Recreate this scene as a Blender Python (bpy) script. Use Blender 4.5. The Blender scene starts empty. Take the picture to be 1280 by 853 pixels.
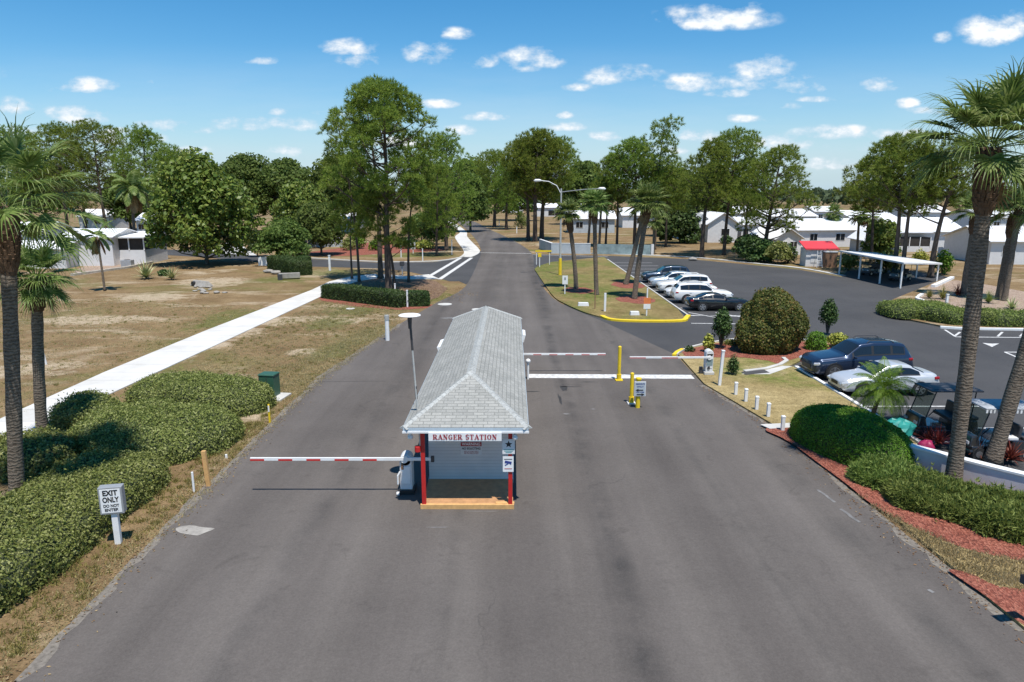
import bpy, bmesh, math, random
import numpy as np
from mathutils import Vector, Matrix
R = math.radians
SC = bpy.context.scene
COL = SC.collection
PI = math.pi

# ---------------------------------------------------------------- camera model (used to survey the place)
CF, CX, CY, PITCH, CH = 870.0, 640.0, 426.5, R(12.0), 9.2
SN, CS = math.sin(PITCH), math.cos(PITCH)
def ray(px, py):
    v = (py - CY) / CF
    return Vector(((px - CX) / CF, CS - v * SN, -(SN + v * CS)))
def P(px, py, z=0.0):
    d = ray(px, py); t = (CH - z) / -d.z
    return Vector((d.x * t, d.y * t, z))
def PD(px, py, Y):
    d = ray(px, py); t = Y / d.y
    return Vector((d.x * t, Y, CH + d.z * t))
def XY(px, py, z=0.0):
    p = P(px, py, z); return (p.x, p.y)

# ---------------------------------------------------------------- materials
def N(nt, t, **kw):
    n = nt.nodes.new(t)
    for k, v in kw.items():
        if k in n.inputs.keys(): n.inputs[k].default_value = v
        else: setattr(n, k, v)
    return n
def newmat(name):
    m = bpy.data.materials.new(name); m.use_nodes = True
    nt = m.node_tree; b = nt.nodes['Principled BSDF']
    return m, nt, b
def c4(c): return (c[0], c[1], c[2], 1.0)
def mixc(nt, fac, a, b, mode='MIX'):
    n = nt.nodes.new('ShaderNodeMix'); n.data_type = 'RGBA'; n.blend_type = mode
    for sock, v in ((n.inputs[0], fac), (n.inputs[6], a), (n.inputs[7], b)):
        if hasattr(v, 'is_linked') or isinstance(v, bpy.types.NodeSocket): nt.links.new(v, sock)
        elif isinstance(v, (int, float)): sock.default_value = v
        else: sock.default_value = c4(v)
    return n.outputs[2]
def math_(nt, op, a, b=None, c=None, clamp=False):
    n = nt.nodes.new('ShaderNodeMath'); n.operation = op; n.use_clamp = clamp
    for i, v in enumerate((a, b, c)):
        if v is None: continue
        if isinstance(v, bpy.types.NodeSocket): nt.links.new(v, n.inputs[i])
        else: n.inputs[i].default_value = v
    return n.outputs[0]
def ramp(nt, fac, stops):
    n = nt.nodes.new('ShaderNodeValToRGB'); nt.links.new(fac, n.inputs[0])
    e = n.color_ramp.elements
    while len(e) < len(stops): e.new(0.5)
    for i, (p, c) in enumerate(stops):
        e[i].position = p; e[i].color = c4(c) if not isinstance(c, (int, float)) else (c, c, c, 1)
    return n.outputs[0]
def coords(nt, scale=(1, 1, 1), which='Object', rot=(0, 0, 0)):
    tc = nt.nodes.new('ShaderNodeTexCoord'); mp = nt.nodes.new('ShaderNodeMapping')
    mp.inputs['Scale'].default_value = scale; mp.inputs['Rotation'].default_value = rot
    nt.links.new(tc.outputs[which], mp.inputs[0]); return mp.outputs[0]
def noise(nt, vec, scale, detail=4, rough=.55, dist=0):
    n = N(nt, 'ShaderNodeTexNoise', Scale=scale, Detail=detail, Roughness=rough, Distortion=dist)
    nt.links.new(vec, n.inputs['Vector']); return n.outputs['Fac']
def bump(nt, b, h, strength=.3, dist=.02):
    n = N(nt, 'ShaderNodeBump', Strength=strength, Distance=dist)
    nt.links.new(h, n.inputs['Height']); nt.links.new(n.outputs[0], b.inputs['Normal'])
def simple(name, col, rough=.6, metal=0.0, var=.12, scale=6.0, coat=0.0, bmp=0.0, spec=None):
    m, nt, b = newmat(name)
    b.inputs['Roughness'].default_value = rough; b.inputs['Metallic'].default_value = metal
    b.inputs['Coat Weight'].default_value = coat
    if spec is not None: b.inputs['Specular IOR Level'].default_value = spec
    v = coords(nt); f = noise(nt, v, scale, 5, .6)
    lo = tuple(c * (1 - var) for c in col); hi = tuple(min(1, c * (1 + var)) for c in col)
    nt.links.new(ramp(nt, f, [(.3, lo), (.7, hi)]), b.inputs['Base Color'])
    if bmp: bump(nt, b, noise(nt, v, scale * 6, 4, .6), bmp, .02)
    return m
def leafmat(name, dark, light, tip=None, rough=.5, trans=.3, clump=.6):
    m, nt, b = newmat(name)
    b.inputs['Roughness'].default_value = rough
    b.inputs['Specular IOR Level'].default_value = .22
    g = nt.nodes.new('ShaderNodeNewGeometry')
    f1 = noise(nt, coords(nt), clump, 3, .6)
    f = math_(nt, 'ADD', math_(nt, 'MULTIPLY', g.outputs['Random Per Island'], .55), math_(nt, 'MULTIPLY', f1, .55))
    stops = [(.2, dark), (.62, light)] + ([(.86, tip)] if tip else [])
    col = ramp(nt, f, stops)
    oi = nt.nodes.new('ShaderNodeObjectInfo')
    hs = N(nt, 'ShaderNodeHueSaturation')
    nt.links.new(math_(nt, 'ADD', .485, math_(nt, 'MULTIPLY', oi.outputs['Random'], .03)), hs.inputs['Hue'])
    nt.links.new(math_(nt, 'ADD', .85, math_(nt, 'MULTIPLY', oi.outputs['Random'], .3)), hs.inputs['Value'])
    nt.links.new(col, hs.inputs['Color'])
    nt.links.new(hs.outputs[0], b.inputs['Base Color'])
    tr = nt.nodes.new('ShaderNodeBsdfTranslucent'); nt.links.new(hs.outputs[0], tr.inputs[0])
    mx = nt.nodes.new('ShaderNodeMixShader'); mx.inputs[0].default_value = trans
    nt.links.new(b.outputs[0], mx.inputs[1]); nt.links.new(tr.outputs[0], mx.inputs[2])
    nt.links.new(mx.outputs[0], nt.nodes['Material Output'].inputs[0])
    return m

M = {}
def asphalt(name, a, b_, streak=.3, blot=None):
    m, nt, b = newmat(name)
    b.inputs['Roughness'].default_value = .85; b.inputs['Specular IOR Level'].default_value = .3
    v = coords(nt); vs = coords(nt, (1.0, .05, 1))
    f = math_(nt, 'ADD', math_(nt, 'MULTIPLY', noise(nt, v, .16, 6, .62), .85 - streak), math_(nt, 'MULTIPLY', noise(nt, vs, .42, 5, .6), streak))
    f = math_(nt, 'ADD', f, math_(nt, 'MULTIPLY', noise(nt, v, 7, 4, .7), .15))
    col = ramp(nt, f, [(.36, a), (.62, b_)])
    if streak > .3:
        wv = N(nt, 'ShaderNodeTexWave', wave_type='BANDS', bands_direction='X', Scale=.125, Distortion=4.5, Detail=4.0); wv.inputs['Detail Scale'].default_value = .8; wv.inputs['Detail Roughness'].default_value = .65
        nt.links.new(coords(nt, (1, .10, 1)), wv.inputs['Vector'])
        col = mixc(nt, 1.0, col, ramp(nt, wv.outputs['Fac'], [(.05, (.91, .905, .905)), (.6, (1.0, 1.0, 1.0)), (.98, (1.05, 1.05, 1.045))]), 'MULTIPLY')
        sx_ = nt.nodes.new('ShaderNodeSeparateXYZ'); nt.links.new(v, sx_.inputs[0])
        for x0, w0, k0 in ((2.55, .55, .75), (-5.6, .6, .45), (6.6, .55, .45), (-1.4, .7, .35), (9.2, .5, .4)):
            dx = math_(nt, 'ABSOLUTE', math_(nt, 'ADD', math_(nt, 'SUBTRACT', sx_.outputs[0], x0), math_(nt, 'MULTIPLY', math_(nt, 'SUBTRACT', noise(nt, vs, .8, 3), .5), 1.6)))
            d0 = math_(nt, 'MULTIPLY', math_(nt, 'SUBTRACT', 1, math_(nt, 'DIVIDE', dx, w0), None, True), ramp(nt, noise(nt, v, .35, 5, .7), [(.40, 0), (.66, 1)]))
            col = mixc(nt, math_(nt, 'MULTIPLY', d0, k0), col, (.025, .024, .023))
    # fine aggregate
    gr = noise(nt, v, 60, 2, .8)
    col = mixc(nt, math_(nt, 'MULTIPLY', ramp(nt, gr, [(.45, 0), (.75, 1)]), .30), col, (.17, .165, .16))
    g3 = noise(nt, v, 19, 3, .75); col = mixc(nt, 1.0, col, ramp(nt, g3, [(.3, (.86, .86, .86)), (.7, (1.12, 1.12, 1.12))]), 'MULTIPLY')
    # oil stains and cracks
    st = ramp(nt, noise(nt, v, .8, 4, .7, .6), [(.61, 0), (.76, 1)])
    col = mixc(nt, math_(nt, 'MULTIPLY', st, .42), col, tuple(x * .5 for x in a))
    vo = N(nt, 'ShaderNodeTexVoronoi', feature='DISTANCE_TO_EDGE', Scale=.16)
    mpv = nt.nodes.new('ShaderNodeVectorMath'); mpv.operation = 'ADD'
    nz = N(nt, 'ShaderNodeTexNoise', Scale=1.2, Detail=5); nt.links.new(v, nz.inputs['Vector'])
    sc = nt.nodes.new('ShaderNodeVectorMath'); sc.operation = 'SCALE'; sc.inputs['Scale'].default_value = 1.4
    nt.links.new(nz.outputs['Color'], sc.inputs[0]); nt.links.new(v, mpv.inputs[0]); nt.links.new(sc.outputs[0], mpv.inputs[1])
    nt.links.new(mpv.outputs[0], vo.inputs['Vector'])
    cr = ramp(nt, vo.outputs['Distance'], [(.0, 1), (.006, 0)])
    msk = ramp(nt, noise(nt, v, .13, 2), [(.5, 0), (.6, 1)])
    col = mixc(nt, math_(nt, 'MULTIPLY', math_(nt, 'MULTIPLY', cr, msk), .28), col, (.02, .02, .02))
    nt.links.new(col, b.inputs['Base Color'])
    bump(nt, b, gr, .35, .01)
    return m
def lawn(name, dry, tan, green, bare, gthr=.55, bthr=.66, bares=(), greens=()):
    m, nt, b = newmat(name)
    b.inputs['Roughness'].default_value = .95; b.inputs['Specular IOR Level'].default_value = .1
    v = coords(nt)
    f = noise(nt, v, .35, 7, .65, .4)
    col = ramp(nt, f, [(.33, dry), (.66, tan)])
    g = ramp(nt, noise(nt, v, .09, 6, .62, .8), [(gthr, 0), (gthr + .14, 1)])
    g2 = ramp(nt, noise(nt, v, 1.7, 5, .7), [(.42, 0), (.62, 1)])
    col = mixc(nt, math_(nt, 'MULTIPLY', g, math_(nt, 'ADD', .35, math_(nt, 'MULTIPLY', g2, .6))), col, green)
    vs = coords(nt, (.5, 1.3, 1), rot=(0, 0, .3))
    s = ramp(nt, noise(nt, vs, .21, 7, .66, .5), [(bthr, 0), (bthr + .1, 1)])
    col = mixc(nt, math_(nt, 'MULTIPLY', s, .8), col, bare)
    sxy = nt.nodes.new('ShaderNodeSeparateXYZ'); nt.links.new(v, sxy.inputs[0]); nb = noise(nt, v, .9, 6, .7, .4)
    for spots, tone in ((bares, bare), (greens, green)):
        acc = None
        for (x, y, rx, ry) in spots:
            a_ = math_(nt, 'MULTIPLY', math_(nt, 'SUBTRACT', sxy.outputs[0], x), 1 / rx); b__ = math_(nt, 'MULTIPLY', math_(nt, 'SUBTRACT', sxy.outputs[1], y), 1 / ry)
            q_ = math_(nt, 'SUBTRACT', 1, math_(nt, 'ADD', math_(nt, 'MULTIPLY', a_, a_), math_(nt, 'MULTIPLY', b__, b__)))
            acc = q_ if acc is None else math_(nt, 'MAXIMUM', acc, q_)
        if acc is not None:
            acc = math_(nt, 'ADD', math_(nt, 'MAXIMUM', acc, -1.5), math_(nt, 'MULTIPLY', math_(nt, 'SUBTRACT', nb, .5), 4.2))
            col = mixc(nt, ramp(nt, acc, [(.1, 0), (.75, .85)]), col, tone)
    fine = noise(nt, v, 14, 5, .75)
    col = mixc(nt, 1.0, col, ramp(nt, fine, [(.28, (.45, .45, .42)), (.72, (1.45, 1.42, 1.4))]), 'MULTIPLY')
    fine2 = noise(nt, v, 3.2, 4, .7)
    col = mixc(nt, 1.0, col, ramp(nt, fine2, [(.3, (.75, .75, .72)), (.7, (1.2, 1.2, 1.2))]), 'MULTIPLY')
    nt.links.new(col, b.inputs['Base Color'])
    bump(nt, b, fine, .9, .05)
    return m
def mulch(name, a, b_):
    m, nt, b = newmat(name)
    b.inputs['Roughness'].default_value = .9
    v = coords(nt)
    vo = N(nt, 'ShaderNodeTexVoronoi', Scale=30.0); nt.links.new(coords(nt, (1, .45, 1), rot=(0, 0, .8)), vo.inputs['Vector'])
    sep = nt.nodes.new('ShaderNodeSeparateColor'); nt.links.new(vo.outputs['Color'], sep.inputs[0])
    f = math_(nt, 'ADD', math_(nt, 'MULTIPLY', sep.outputs[0], .6), math_(nt, 'MULTIPLY', noise(nt, v, 1.6, 5), .5))
    nt.links.new(ramp(nt, f, [(.2, tuple(x * .45 for x in a)), (.5, a), (.85, b_)]), b.inputs['Base Color'])
    bump(nt, b, vo.outputs['Distance'], .9, .05)
    return m
def bark(name, a, b_, ring=0.0, scale=(9, 9, 1.6), rw=.22):
    m, nt, b = newmat(name)
    b.inputs['Roughness'].default_value = .95; b.inputs['Specular IOR Level'].default_value = .1
    f = noise(nt, coords(nt, scale), 1.0, 6, .7, .5)
    if ring:
        w = N(nt, 'ShaderNodeTexWave', wave_type='BANDS', bands_direction='Z', Scale=ring, Distortion=7.0, Detail=4.0)
        w.inputs['Detail Scale'].default_value = 2.5
        nt.links.new(coords(nt), w.inputs['Vector'])
        f = math_(nt, 'ADD', math_(nt, 'MULTIPLY', f, 1 - rw), math_(nt, 'MULTIPLY', w.outputs['Fac'], rw))
    nt.links.new(ramp(nt, f, [(.25, a), (.7, b_)]), b.inputs['Base Color'])
    bump(nt, b, f, .8, .05)
    return m
def siding(name, col, pitch=.11, depth=.6):
    m, nt, b = newmat(name); b.inputs['Roughness'].default_value = .55
    v = coords(nt); s = nt.nodes.new('ShaderNodeSeparateXYZ'); nt.links.new(v, s.inputs[0])
    fr = math_(nt, 'FRACT', math_(nt, 'DIVIDE', s.outputs[2], pitch))
    nz = noise(nt, v, 1.5, 5)
    c = ramp(nt, nz, [(.3, tuple(x * .9 for x in col)), (.7, col)])
    c = mixc(nt, ramp(nt, fr, [(.0, 1), (.1, 0)]), c, tuple(x * .55 for x in col))
    nt.links.new(c, b.inputs['Base Color']); bump(nt, b, fr, depth, .02)
    return m
def shingles(name, a, b_, dark):
    m, nt, b = newmat(name); b.inputs['Roughness'].default_value = .9; b.inputs['Specular IOR Level'].default_value = .2
    tc = nt.nodes.new('ShaderNodeTexCoord')
    br = N(nt, 'ShaderNodeTexBrick', Scale=1.0, Color1=c4(a), Color2=c4(b_), Mortar=c4(dark))
    br.offset = .37; br.offset_frequency = 2
    br.inputs['Brick Width'].default_value = .31; br.inputs['Row Height'].default_value = .145
    br.inputs['Mortar Size'].default_value = .012; br.inputs['Mortar Smooth'].default_value = .3; br.inputs['Bias'].default_value = .1
    nt.links.new(tc.outputs['UV'], br.inputs['Vector'])
    v = coords(nt); n1 = noise(nt, v, .8, 6, .7); n2 = noise(nt, v, 40, 3, .8)
    c = mixc(nt, 1.0, br.outputs['Color'], ramp(nt, n1, [(.3, (.86, .87, .86)), (.7, (1.1, 1.1, 1.1))]), 'MULTIPLY')
    c = mixc(nt, 1.0, c, ramp(nt, n2, [(.3, (.72, .73, .73)), (.7, (1.25, 1.25, 1.25))]), 'MULTIPLY')
    nt.links.new(c, b.inputs['Base Color'])
    h = math_(nt, 'ADD', math_(nt, 'MULTIPLY', br.outputs['Fac'], -1.0), math_(nt, 'MULTIPLY', n2, .4))
    bump(nt, b, h, .7, .02)
    return m
def glassmat(name, col=(.012, .016, .02), rough=.06):
    m, nt, b = newmat(name)
    b.inputs['Base Color'].default_value = c4(col); b.inputs['Roughness'].default_value = rough
    b.inputs['Specular IOR Level'].default_value = .7
    return m
def carpaint(name, col, metal=.0, rough=.35, flake=.06):
    m, nt, b = newmat(name)
    v = coords(nt); f = noise(nt, v, 2.0, 5)
    nt.links.new(ramp(nt, f, [(.3, tuple(c * (1 - flake) for c in col)), (.7, col)]), b.inputs['Base Color'])
    b.inputs['Metallic'].default_value = metal; b.inputs['Roughness'].default_value = rough
    b.inputs['Coat Weight'].default_value = .8; b.inputs['Coat Roughness'].default_value = .06
    return m

M['road'] = asphalt('road asphalt', (.074, .0635, .056), (.139, .122, .109), .5)
M['lot'] = asphalt('lot asphalt', (.042, .042, .044), (.064, .063, .064), .15)
M['lawn'] = lawn('dry lawn', (.175, .116, .060), (.275, .196, .108), (.13, .135, .042), (.44, .36, .26), .50, .545, [(*XY(a, b), c, d) for a, b, c, d in ((205, 452, 1.6, 2.0), (255, 432, 1.8, 2.4), (300, 415, 1.6, 2.2), (345, 402, 2.2, 2.2), (190, 372, 4.0, 3.0), (110, 400, 5.0, 2.5), (40, 462, 3.0, 2.0), (430, 402, 1.6, 1.8), (322, 520, .8, 1.2), (270, 352, 4.5, 4), (400, 342, 3, 5), (700, 306, 6, 5), (380, 440, 1.2, 1.2))], [(*XY(a, b), c, d) for a, b, c, d in ((410, 405, 2.0, 2.6), (440, 388, 2.4, 4.5), (415, 440, 1.5, 2.5), (540, 372, 3.4, 4.0), (420, 341, 5.0, 4.0), (280, 398, 2.0, 6), (500, 320, 9, 3), (690, 313, 8, 2.5), (350, 350, 4, 3), (200, 720, .5, 1.2))])
M['lawn_green'] = lawn('part green lawn', (.17, .130, .055), (.29, .225, .105), (.10, .145, .03), (.38, .30, .19), .44, .66)
M['mulch'] = mulch('red mulch', (.24, .062, .035), (.38, .14, .09))
M['litter'] = leafmat('fallen leaves', (.10, .055, .025), (.26, .17, .08), (.42, .33, .18), .8, .1, 1.0)
M['grit'] = simple('sandy road grit', (.17, .15, .125), .95, var=.35, scale=9)
M['pine_straw'] = mulch('brown pine straw', (.17, .095, .055), (.30, .20, .12))
M['mulch_tan'] = mulch('tan gravel', (.36, .25, .18), (.48, .38, .29))
M['old_concrete'] = simple('weathered concrete', (.30, .28, .25), .9, var=.25, scale=2, bmp=.3)
M['concrete'] = simple('concrete', (.50, .49, .46), .85, var=.14, scale=.8, bmp=.2)
M['lawn_straw'] = lawn('straw lawn', (.25, .19, .085), (.40, .32, .165), (.14, .17, .04), (.46, .38, .25), .53, .60)
def pathmat():
    m, nt, b = newmat('path concrete'); b.inputs['Roughness'].default_value = .85
    v = coords(nt); sp = nt.nodes.new('ShaderNodeSeparateXYZ'); nt.links.new(v, sp.inputs[0])
    c = ramp(nt, noise(nt, v, .45, 7, .68), [(.3, (.50, .485, .44)), (.5, (.60, .585, .55)), (.7, (.64, .63, .60))])
    c = mixc(nt, ramp(nt, math_(nt, 'FRACT', math_(nt, 'DIVIDE', sp.outputs[1], 1.6)), [(.0, .8), (.04, 0)]), c, (.25, .24, .22))
    pl = math_(nt, 'MULTIPLY', math_(nt, 'FRACT', math_(nt, 'MULTIPLY', math_(nt, 'SINE', math_(nt, 'MULTIPLY', math_(nt, 'FLOOR', math_(nt, 'DIVIDE', sp.outputs[1], 1.6)), 12.99)), 43758.5)), .16)
    c = mixc(nt, pl, c, (.30, .28, .25))
    nt.links.new(c, b.inputs['Base Color']); bump(nt, b, noise(nt, v, 30, 3), .15, .01); return m
M['path'] = pathmat()
M['paint_w'] = simple('worn white paint', (.56, .555, .54), .8, var=.32, scale=5)
M['paint_faint'] = simple('faded paint', (.16, .155, .15), .85, var=.3, scale=5)
M['paint_y'] = simple('yellow paint', (.78, .55, .02), .6, var=.1, scale=3)
M['white'] = simple('white paint', (.78, .78, .77), .5, var=.06, scale=4)
M['white_roof'] = simple('white coated roof', (.80, .80, .80), .5, var=.06, scale=.6)
M['grey_roof'] = simple('grey roof', (.42, .43, .42), .7, var=.1, scale=.8)
M['off_white'] = simple('off white paint', (.66, .66, .66), .55, var=.1, scale=2)
M['wall_blue'] = simple('pale blue wall paint', (.43, .48, .51), .7, var=.14, scale=1.0)
M['wall_teal'] = simple('weathered teal wall', (.24, .32, .33), .8, var=.3, scale=1.4)
M['siding'] = siding('blue grey siding', (.66, .66, .66))
M['siding_w'] = siding('white siding', (.72, .72, .72), .2, .3)
M['shingle'] = shingles('grey shingles', (.355, .350, .325), (.285, .283, .265), (.225, .225, .21))
M['ridgecap'] = simple('ridge cap', (.37, .38, .365), .9, var=.2, scale=8, bmp=.4)
M['fascia'] = simple('fascia blue grey', (.42, .50, .56), .5, var=.06)
M['red'] = simple('red paint', (.50, .022, .02), .45, var=.1)
M['red_worn'] = simple('sun bleached red', (.52, .20, .19), .6, var=.15)
M['red_roof'] = simple('red metal roof', (.62, .05, .06), .5, var=.1, scale=1)
M['brown_deck'] = simple('brown deck', (.45, .24, .11), .7, var=.2, scale=5)
M['wood'] = simple('raw pine board', (.62, .36, .14), .7, var=.15, scale=7)
M['brown'] = simple('brown cladding', (.24, .13, .075), .7, var=.2, scale=3)
M['black'] = simple('black plastic', (.018, .018, .019), .5, var=.1)
M['rubber'] = simple('tyre rubber', (.022, .022, .023), .85, var=.15)
M['dark'] = simple('dark metal', (.05, .05, .055), .5, var=.1)
M['alloy'] = simple('alloy', (.55, .55, .56), .3, .85, var=.05)
M['grey'] = simple('grey metal', (.36, .37, .38), .45, .3, var=.1)
M['galv'] = simple('galvanised pole', (.50, .50, .48), .5, .25, var=.1)
M['green_box'] = simple('green enamel', (.035, .10, .062), .45, var=.08)
M['glass'] = glassmat('dark glass')
M['glass_b'] = glassmat('blue tint glass', (.03, .10, .13), .05)
def clearglass():
    m, nt, b = newmat('clear screen'); b.inputs['Base Color'].default_value = (.02, .03, .03, 1); b.inputs['Roughness'].default_value = .05
    tr = nt.nodes.new('ShaderNodeBsdfTransparent'); tr.inputs[0].default_value = (.8, .87, .85, 1); mx = nt.nodes.new('ShaderNodeMixShader'); mx.inputs[0].default_value = .75
    nt.links.new(b.outputs[0], mx.inputs[1]); nt.links.new(tr.outputs[0], mx.inputs[2]); nt.links.new(mx.outputs[0], nt.nodes['Material Output'].inputs[0]); return m
M['clear_glass'] = clearglass()
M['screen'] = simple('dark insect screen', (.035, .03, .026), .8, var=.3, scale=3)
M['lamp_red'] = simple('tail lamp red', (.35, .01, .012), .2, var=.05, coat=.6)
M['lamp_clear'] = simple('lamp lens', (.62, .64, .66), .15, .3, var=.05, coat=.6)
M['ink'] = simple('black lettering', (.015, .015, .016), .6, var=.05)
M['ink_red'] = simple('dark red lettering', (.33, .02, .03), .6, var=.05)
M['ink_teal'] = simple('teal lettering', (.08, .28, .30), .6, var=.05)
M['ink_blue'] = simple('blue lettering', (.03, .05, .22), .6, var=.05)
M['orange'] = simple('orange sheet', (.72, .20, .06), .6, var=.08)
M['grey_patch'] = simple('pale cement patch', (.30, .28, .25), .95, var=.25, scale=5)
M['stone'] = simple('pale rock', (.40, .36, .30), .9, var=.25, scale=3, bmp=.5)
M['teal_cloth'] = simple('teal tarp', (.02, .26, .22), .5, var=.25, scale=5)
M['magenta'] = simple('magenta cover', (.30, .012, .07), .5, var=.2, scale=5)
M['pine_bark'] = bark('pine bark', (.045, .036, .03), (.15, .115, .09))
M['oak_bark'] = bark('oak bark', (.05, .045, .038), (.16, .14, .115))
M['palm_bark'] = bark('palm trunk', (.06, .046, .035), (.245, .20, .155), 3.1, (7, 7, 9), .25)
M['boot'] = bark('palm leaf bases', (.05, .032, .022), (.20, .13, .085), 0, (7, 7, 5))
M['pine_leaf'] = leafmat('pine needles', (.090, .140, .024), (.235, .310, .048), (.35, .41, .09), .6, .5, .35)
M['oak_leaf'] = leafmat('oak leaves', (.055, .095, .022), (.140, .205, .044), (.20, .26, .065), .6, .42, .4)
M['mag_leaf'] = leafmat('magnolia leaves', (.060, .110, .022), (.165, .220, .038), (.26, .29, .07), .42, .30, .5)
M['far_leaf'] = leafmat('far wood leaves', (.050, .080, .042), (.10, .145, .070), (.13, .17, .08), .7, .3, .05)
M['palm_leaf'] = leafmat('sabal fronds', (.065, .115, .024), (.180, .255, .062), (.34, .39, .15), .42, .36, 1.2)
M['palm_dead'] = leafmat('dead fronds', (.16, .10, .05), (.30, .20, .11), None, .8, .2, 1.2)
M['hedge_leaf'] = leafmat('hedge leaves', (.085, .120, .026), (.235, .275, .068), (.40, .42, .17), .55, .30, 1.1)
M['box_leaf'] = leafmat('clipped box leaves', (.024, .050, .016), (.060, .105, .026), (.11, .16, .045), .5, .22, 1.1)
M['bright_leaf'] = leafmat('bright hedge leaves', (.060, .130, .012), (.135, .240, .020), (.21, .32, .045), .55, .30, 1.6)
M['juniper_leaf'] = leafmat('juniper sprays', (.080, .130, .030), (.225, .295, .066), (.34, .40, .12), .6, .35, 1.4)
M['redbush_leaf'] = leafmat('bronze tipped leaves', (.055, .080, .018), (.135, .150, .034), (.24, .14, .045), .5, .26, .8)
M['yellow_leaf'] = leafmat('yellow variegated leaves', (.16, .20, .03), (.36, .36, .06), (.55, .52, .16), .45, .25, 2.0)
M['agave_leaf'] = leafmat('variegated agave', (.14, .19, .06), (.38, .40, .18), (.60, .58, .34), .45, .1, 2.0)
M['ti_leaf'] = leafmat('red cordyline leaves', (.07, .02, .018), (.20, .045, .03), (.30, .10, .06), .45, .2, 2.0)
M['grassy_leaf'] = leafmat('ornamental grass', (.12, .12, .03), (.27, .24, .07), (.40, .33, .13), .6, .25, 2.0)
M['dry_blade'] = leafmat('dry grass blades', (.26, .22, .10), (.50, .41, .21), (.62, .52, .30), .8, .5, .4)
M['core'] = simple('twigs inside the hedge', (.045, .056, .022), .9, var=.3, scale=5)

# ---------------------------------------------------------------- object helpers
def tag(o, label=None, cat=None, group=None, kind=None):
    if label: o['label'] = label
    if cat: o['category'] = cat
    if group: o['group'] = group
    if kind: o['kind'] = kind
    return o
def thing(name, label, cat, loc=(0, 0, 0), rot=0.0, group=None, scale=1.0):
    o = bpy.data.objects.new(name, None); COL.objects.link(o)
    o.location = loc; o.rotation_euler = (0, 0, rot); o.empty_display_size = .3
    o.scale = (scale,) * 3 if isinstance(scale, (int, float)) else scale
    return tag(o, label, cat, group)
def dup(root, label, loc=None, rot=None, group=None, scale=None):
    r = root.copy(); COL.objects.link(r)
    for ch in list(root.children):
        c = ch.copy(); COL.objects.link(c); c.parent = r
        for g in list(ch.children):
            d = g.copy(); COL.objects.link(d); d.parent = c
    if loc is not None: r.location = loc
    if rot is not None: r.rotation_euler = (0, 0, rot)
    if scale is not None: r.scale = (scale,) * 3 if isinstance(scale, (int, float)) else scale
    r['label'] = label
    if group: r['group'] = group
    return r
def link(name, me, parent=None):
    o = bpy.data.objects.new(name, me); COL.objects.link(o)
    if parent: o.parent = parent
    return o
def fastmesh(name, V, n, mat, parent=None, smooth=False):
    """V: (k*n,3) array, every n consecutive verts one face."""
    V = np.asarray(V, dtype=np.float32).reshape(-1, 3); k = len(V) // n
    me = bpy.data.meshes.new(name)
    me.vertices.add(k * n); me.vertices.foreach_set('co', V.ravel())
    me.loops.add(k * n); me.loops.foreach_set('vertex_index', np.arange(k * n, dtype=np.int32))
    me.polygons.add(k); me.polygons.foreach_set('loop_start', np.arange(0, k * n, n, dtype=np.int32))
    me.update(calc_edges=True); me.validate()
    me.materials.append(mat)
    return link(name, me, parent)

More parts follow.
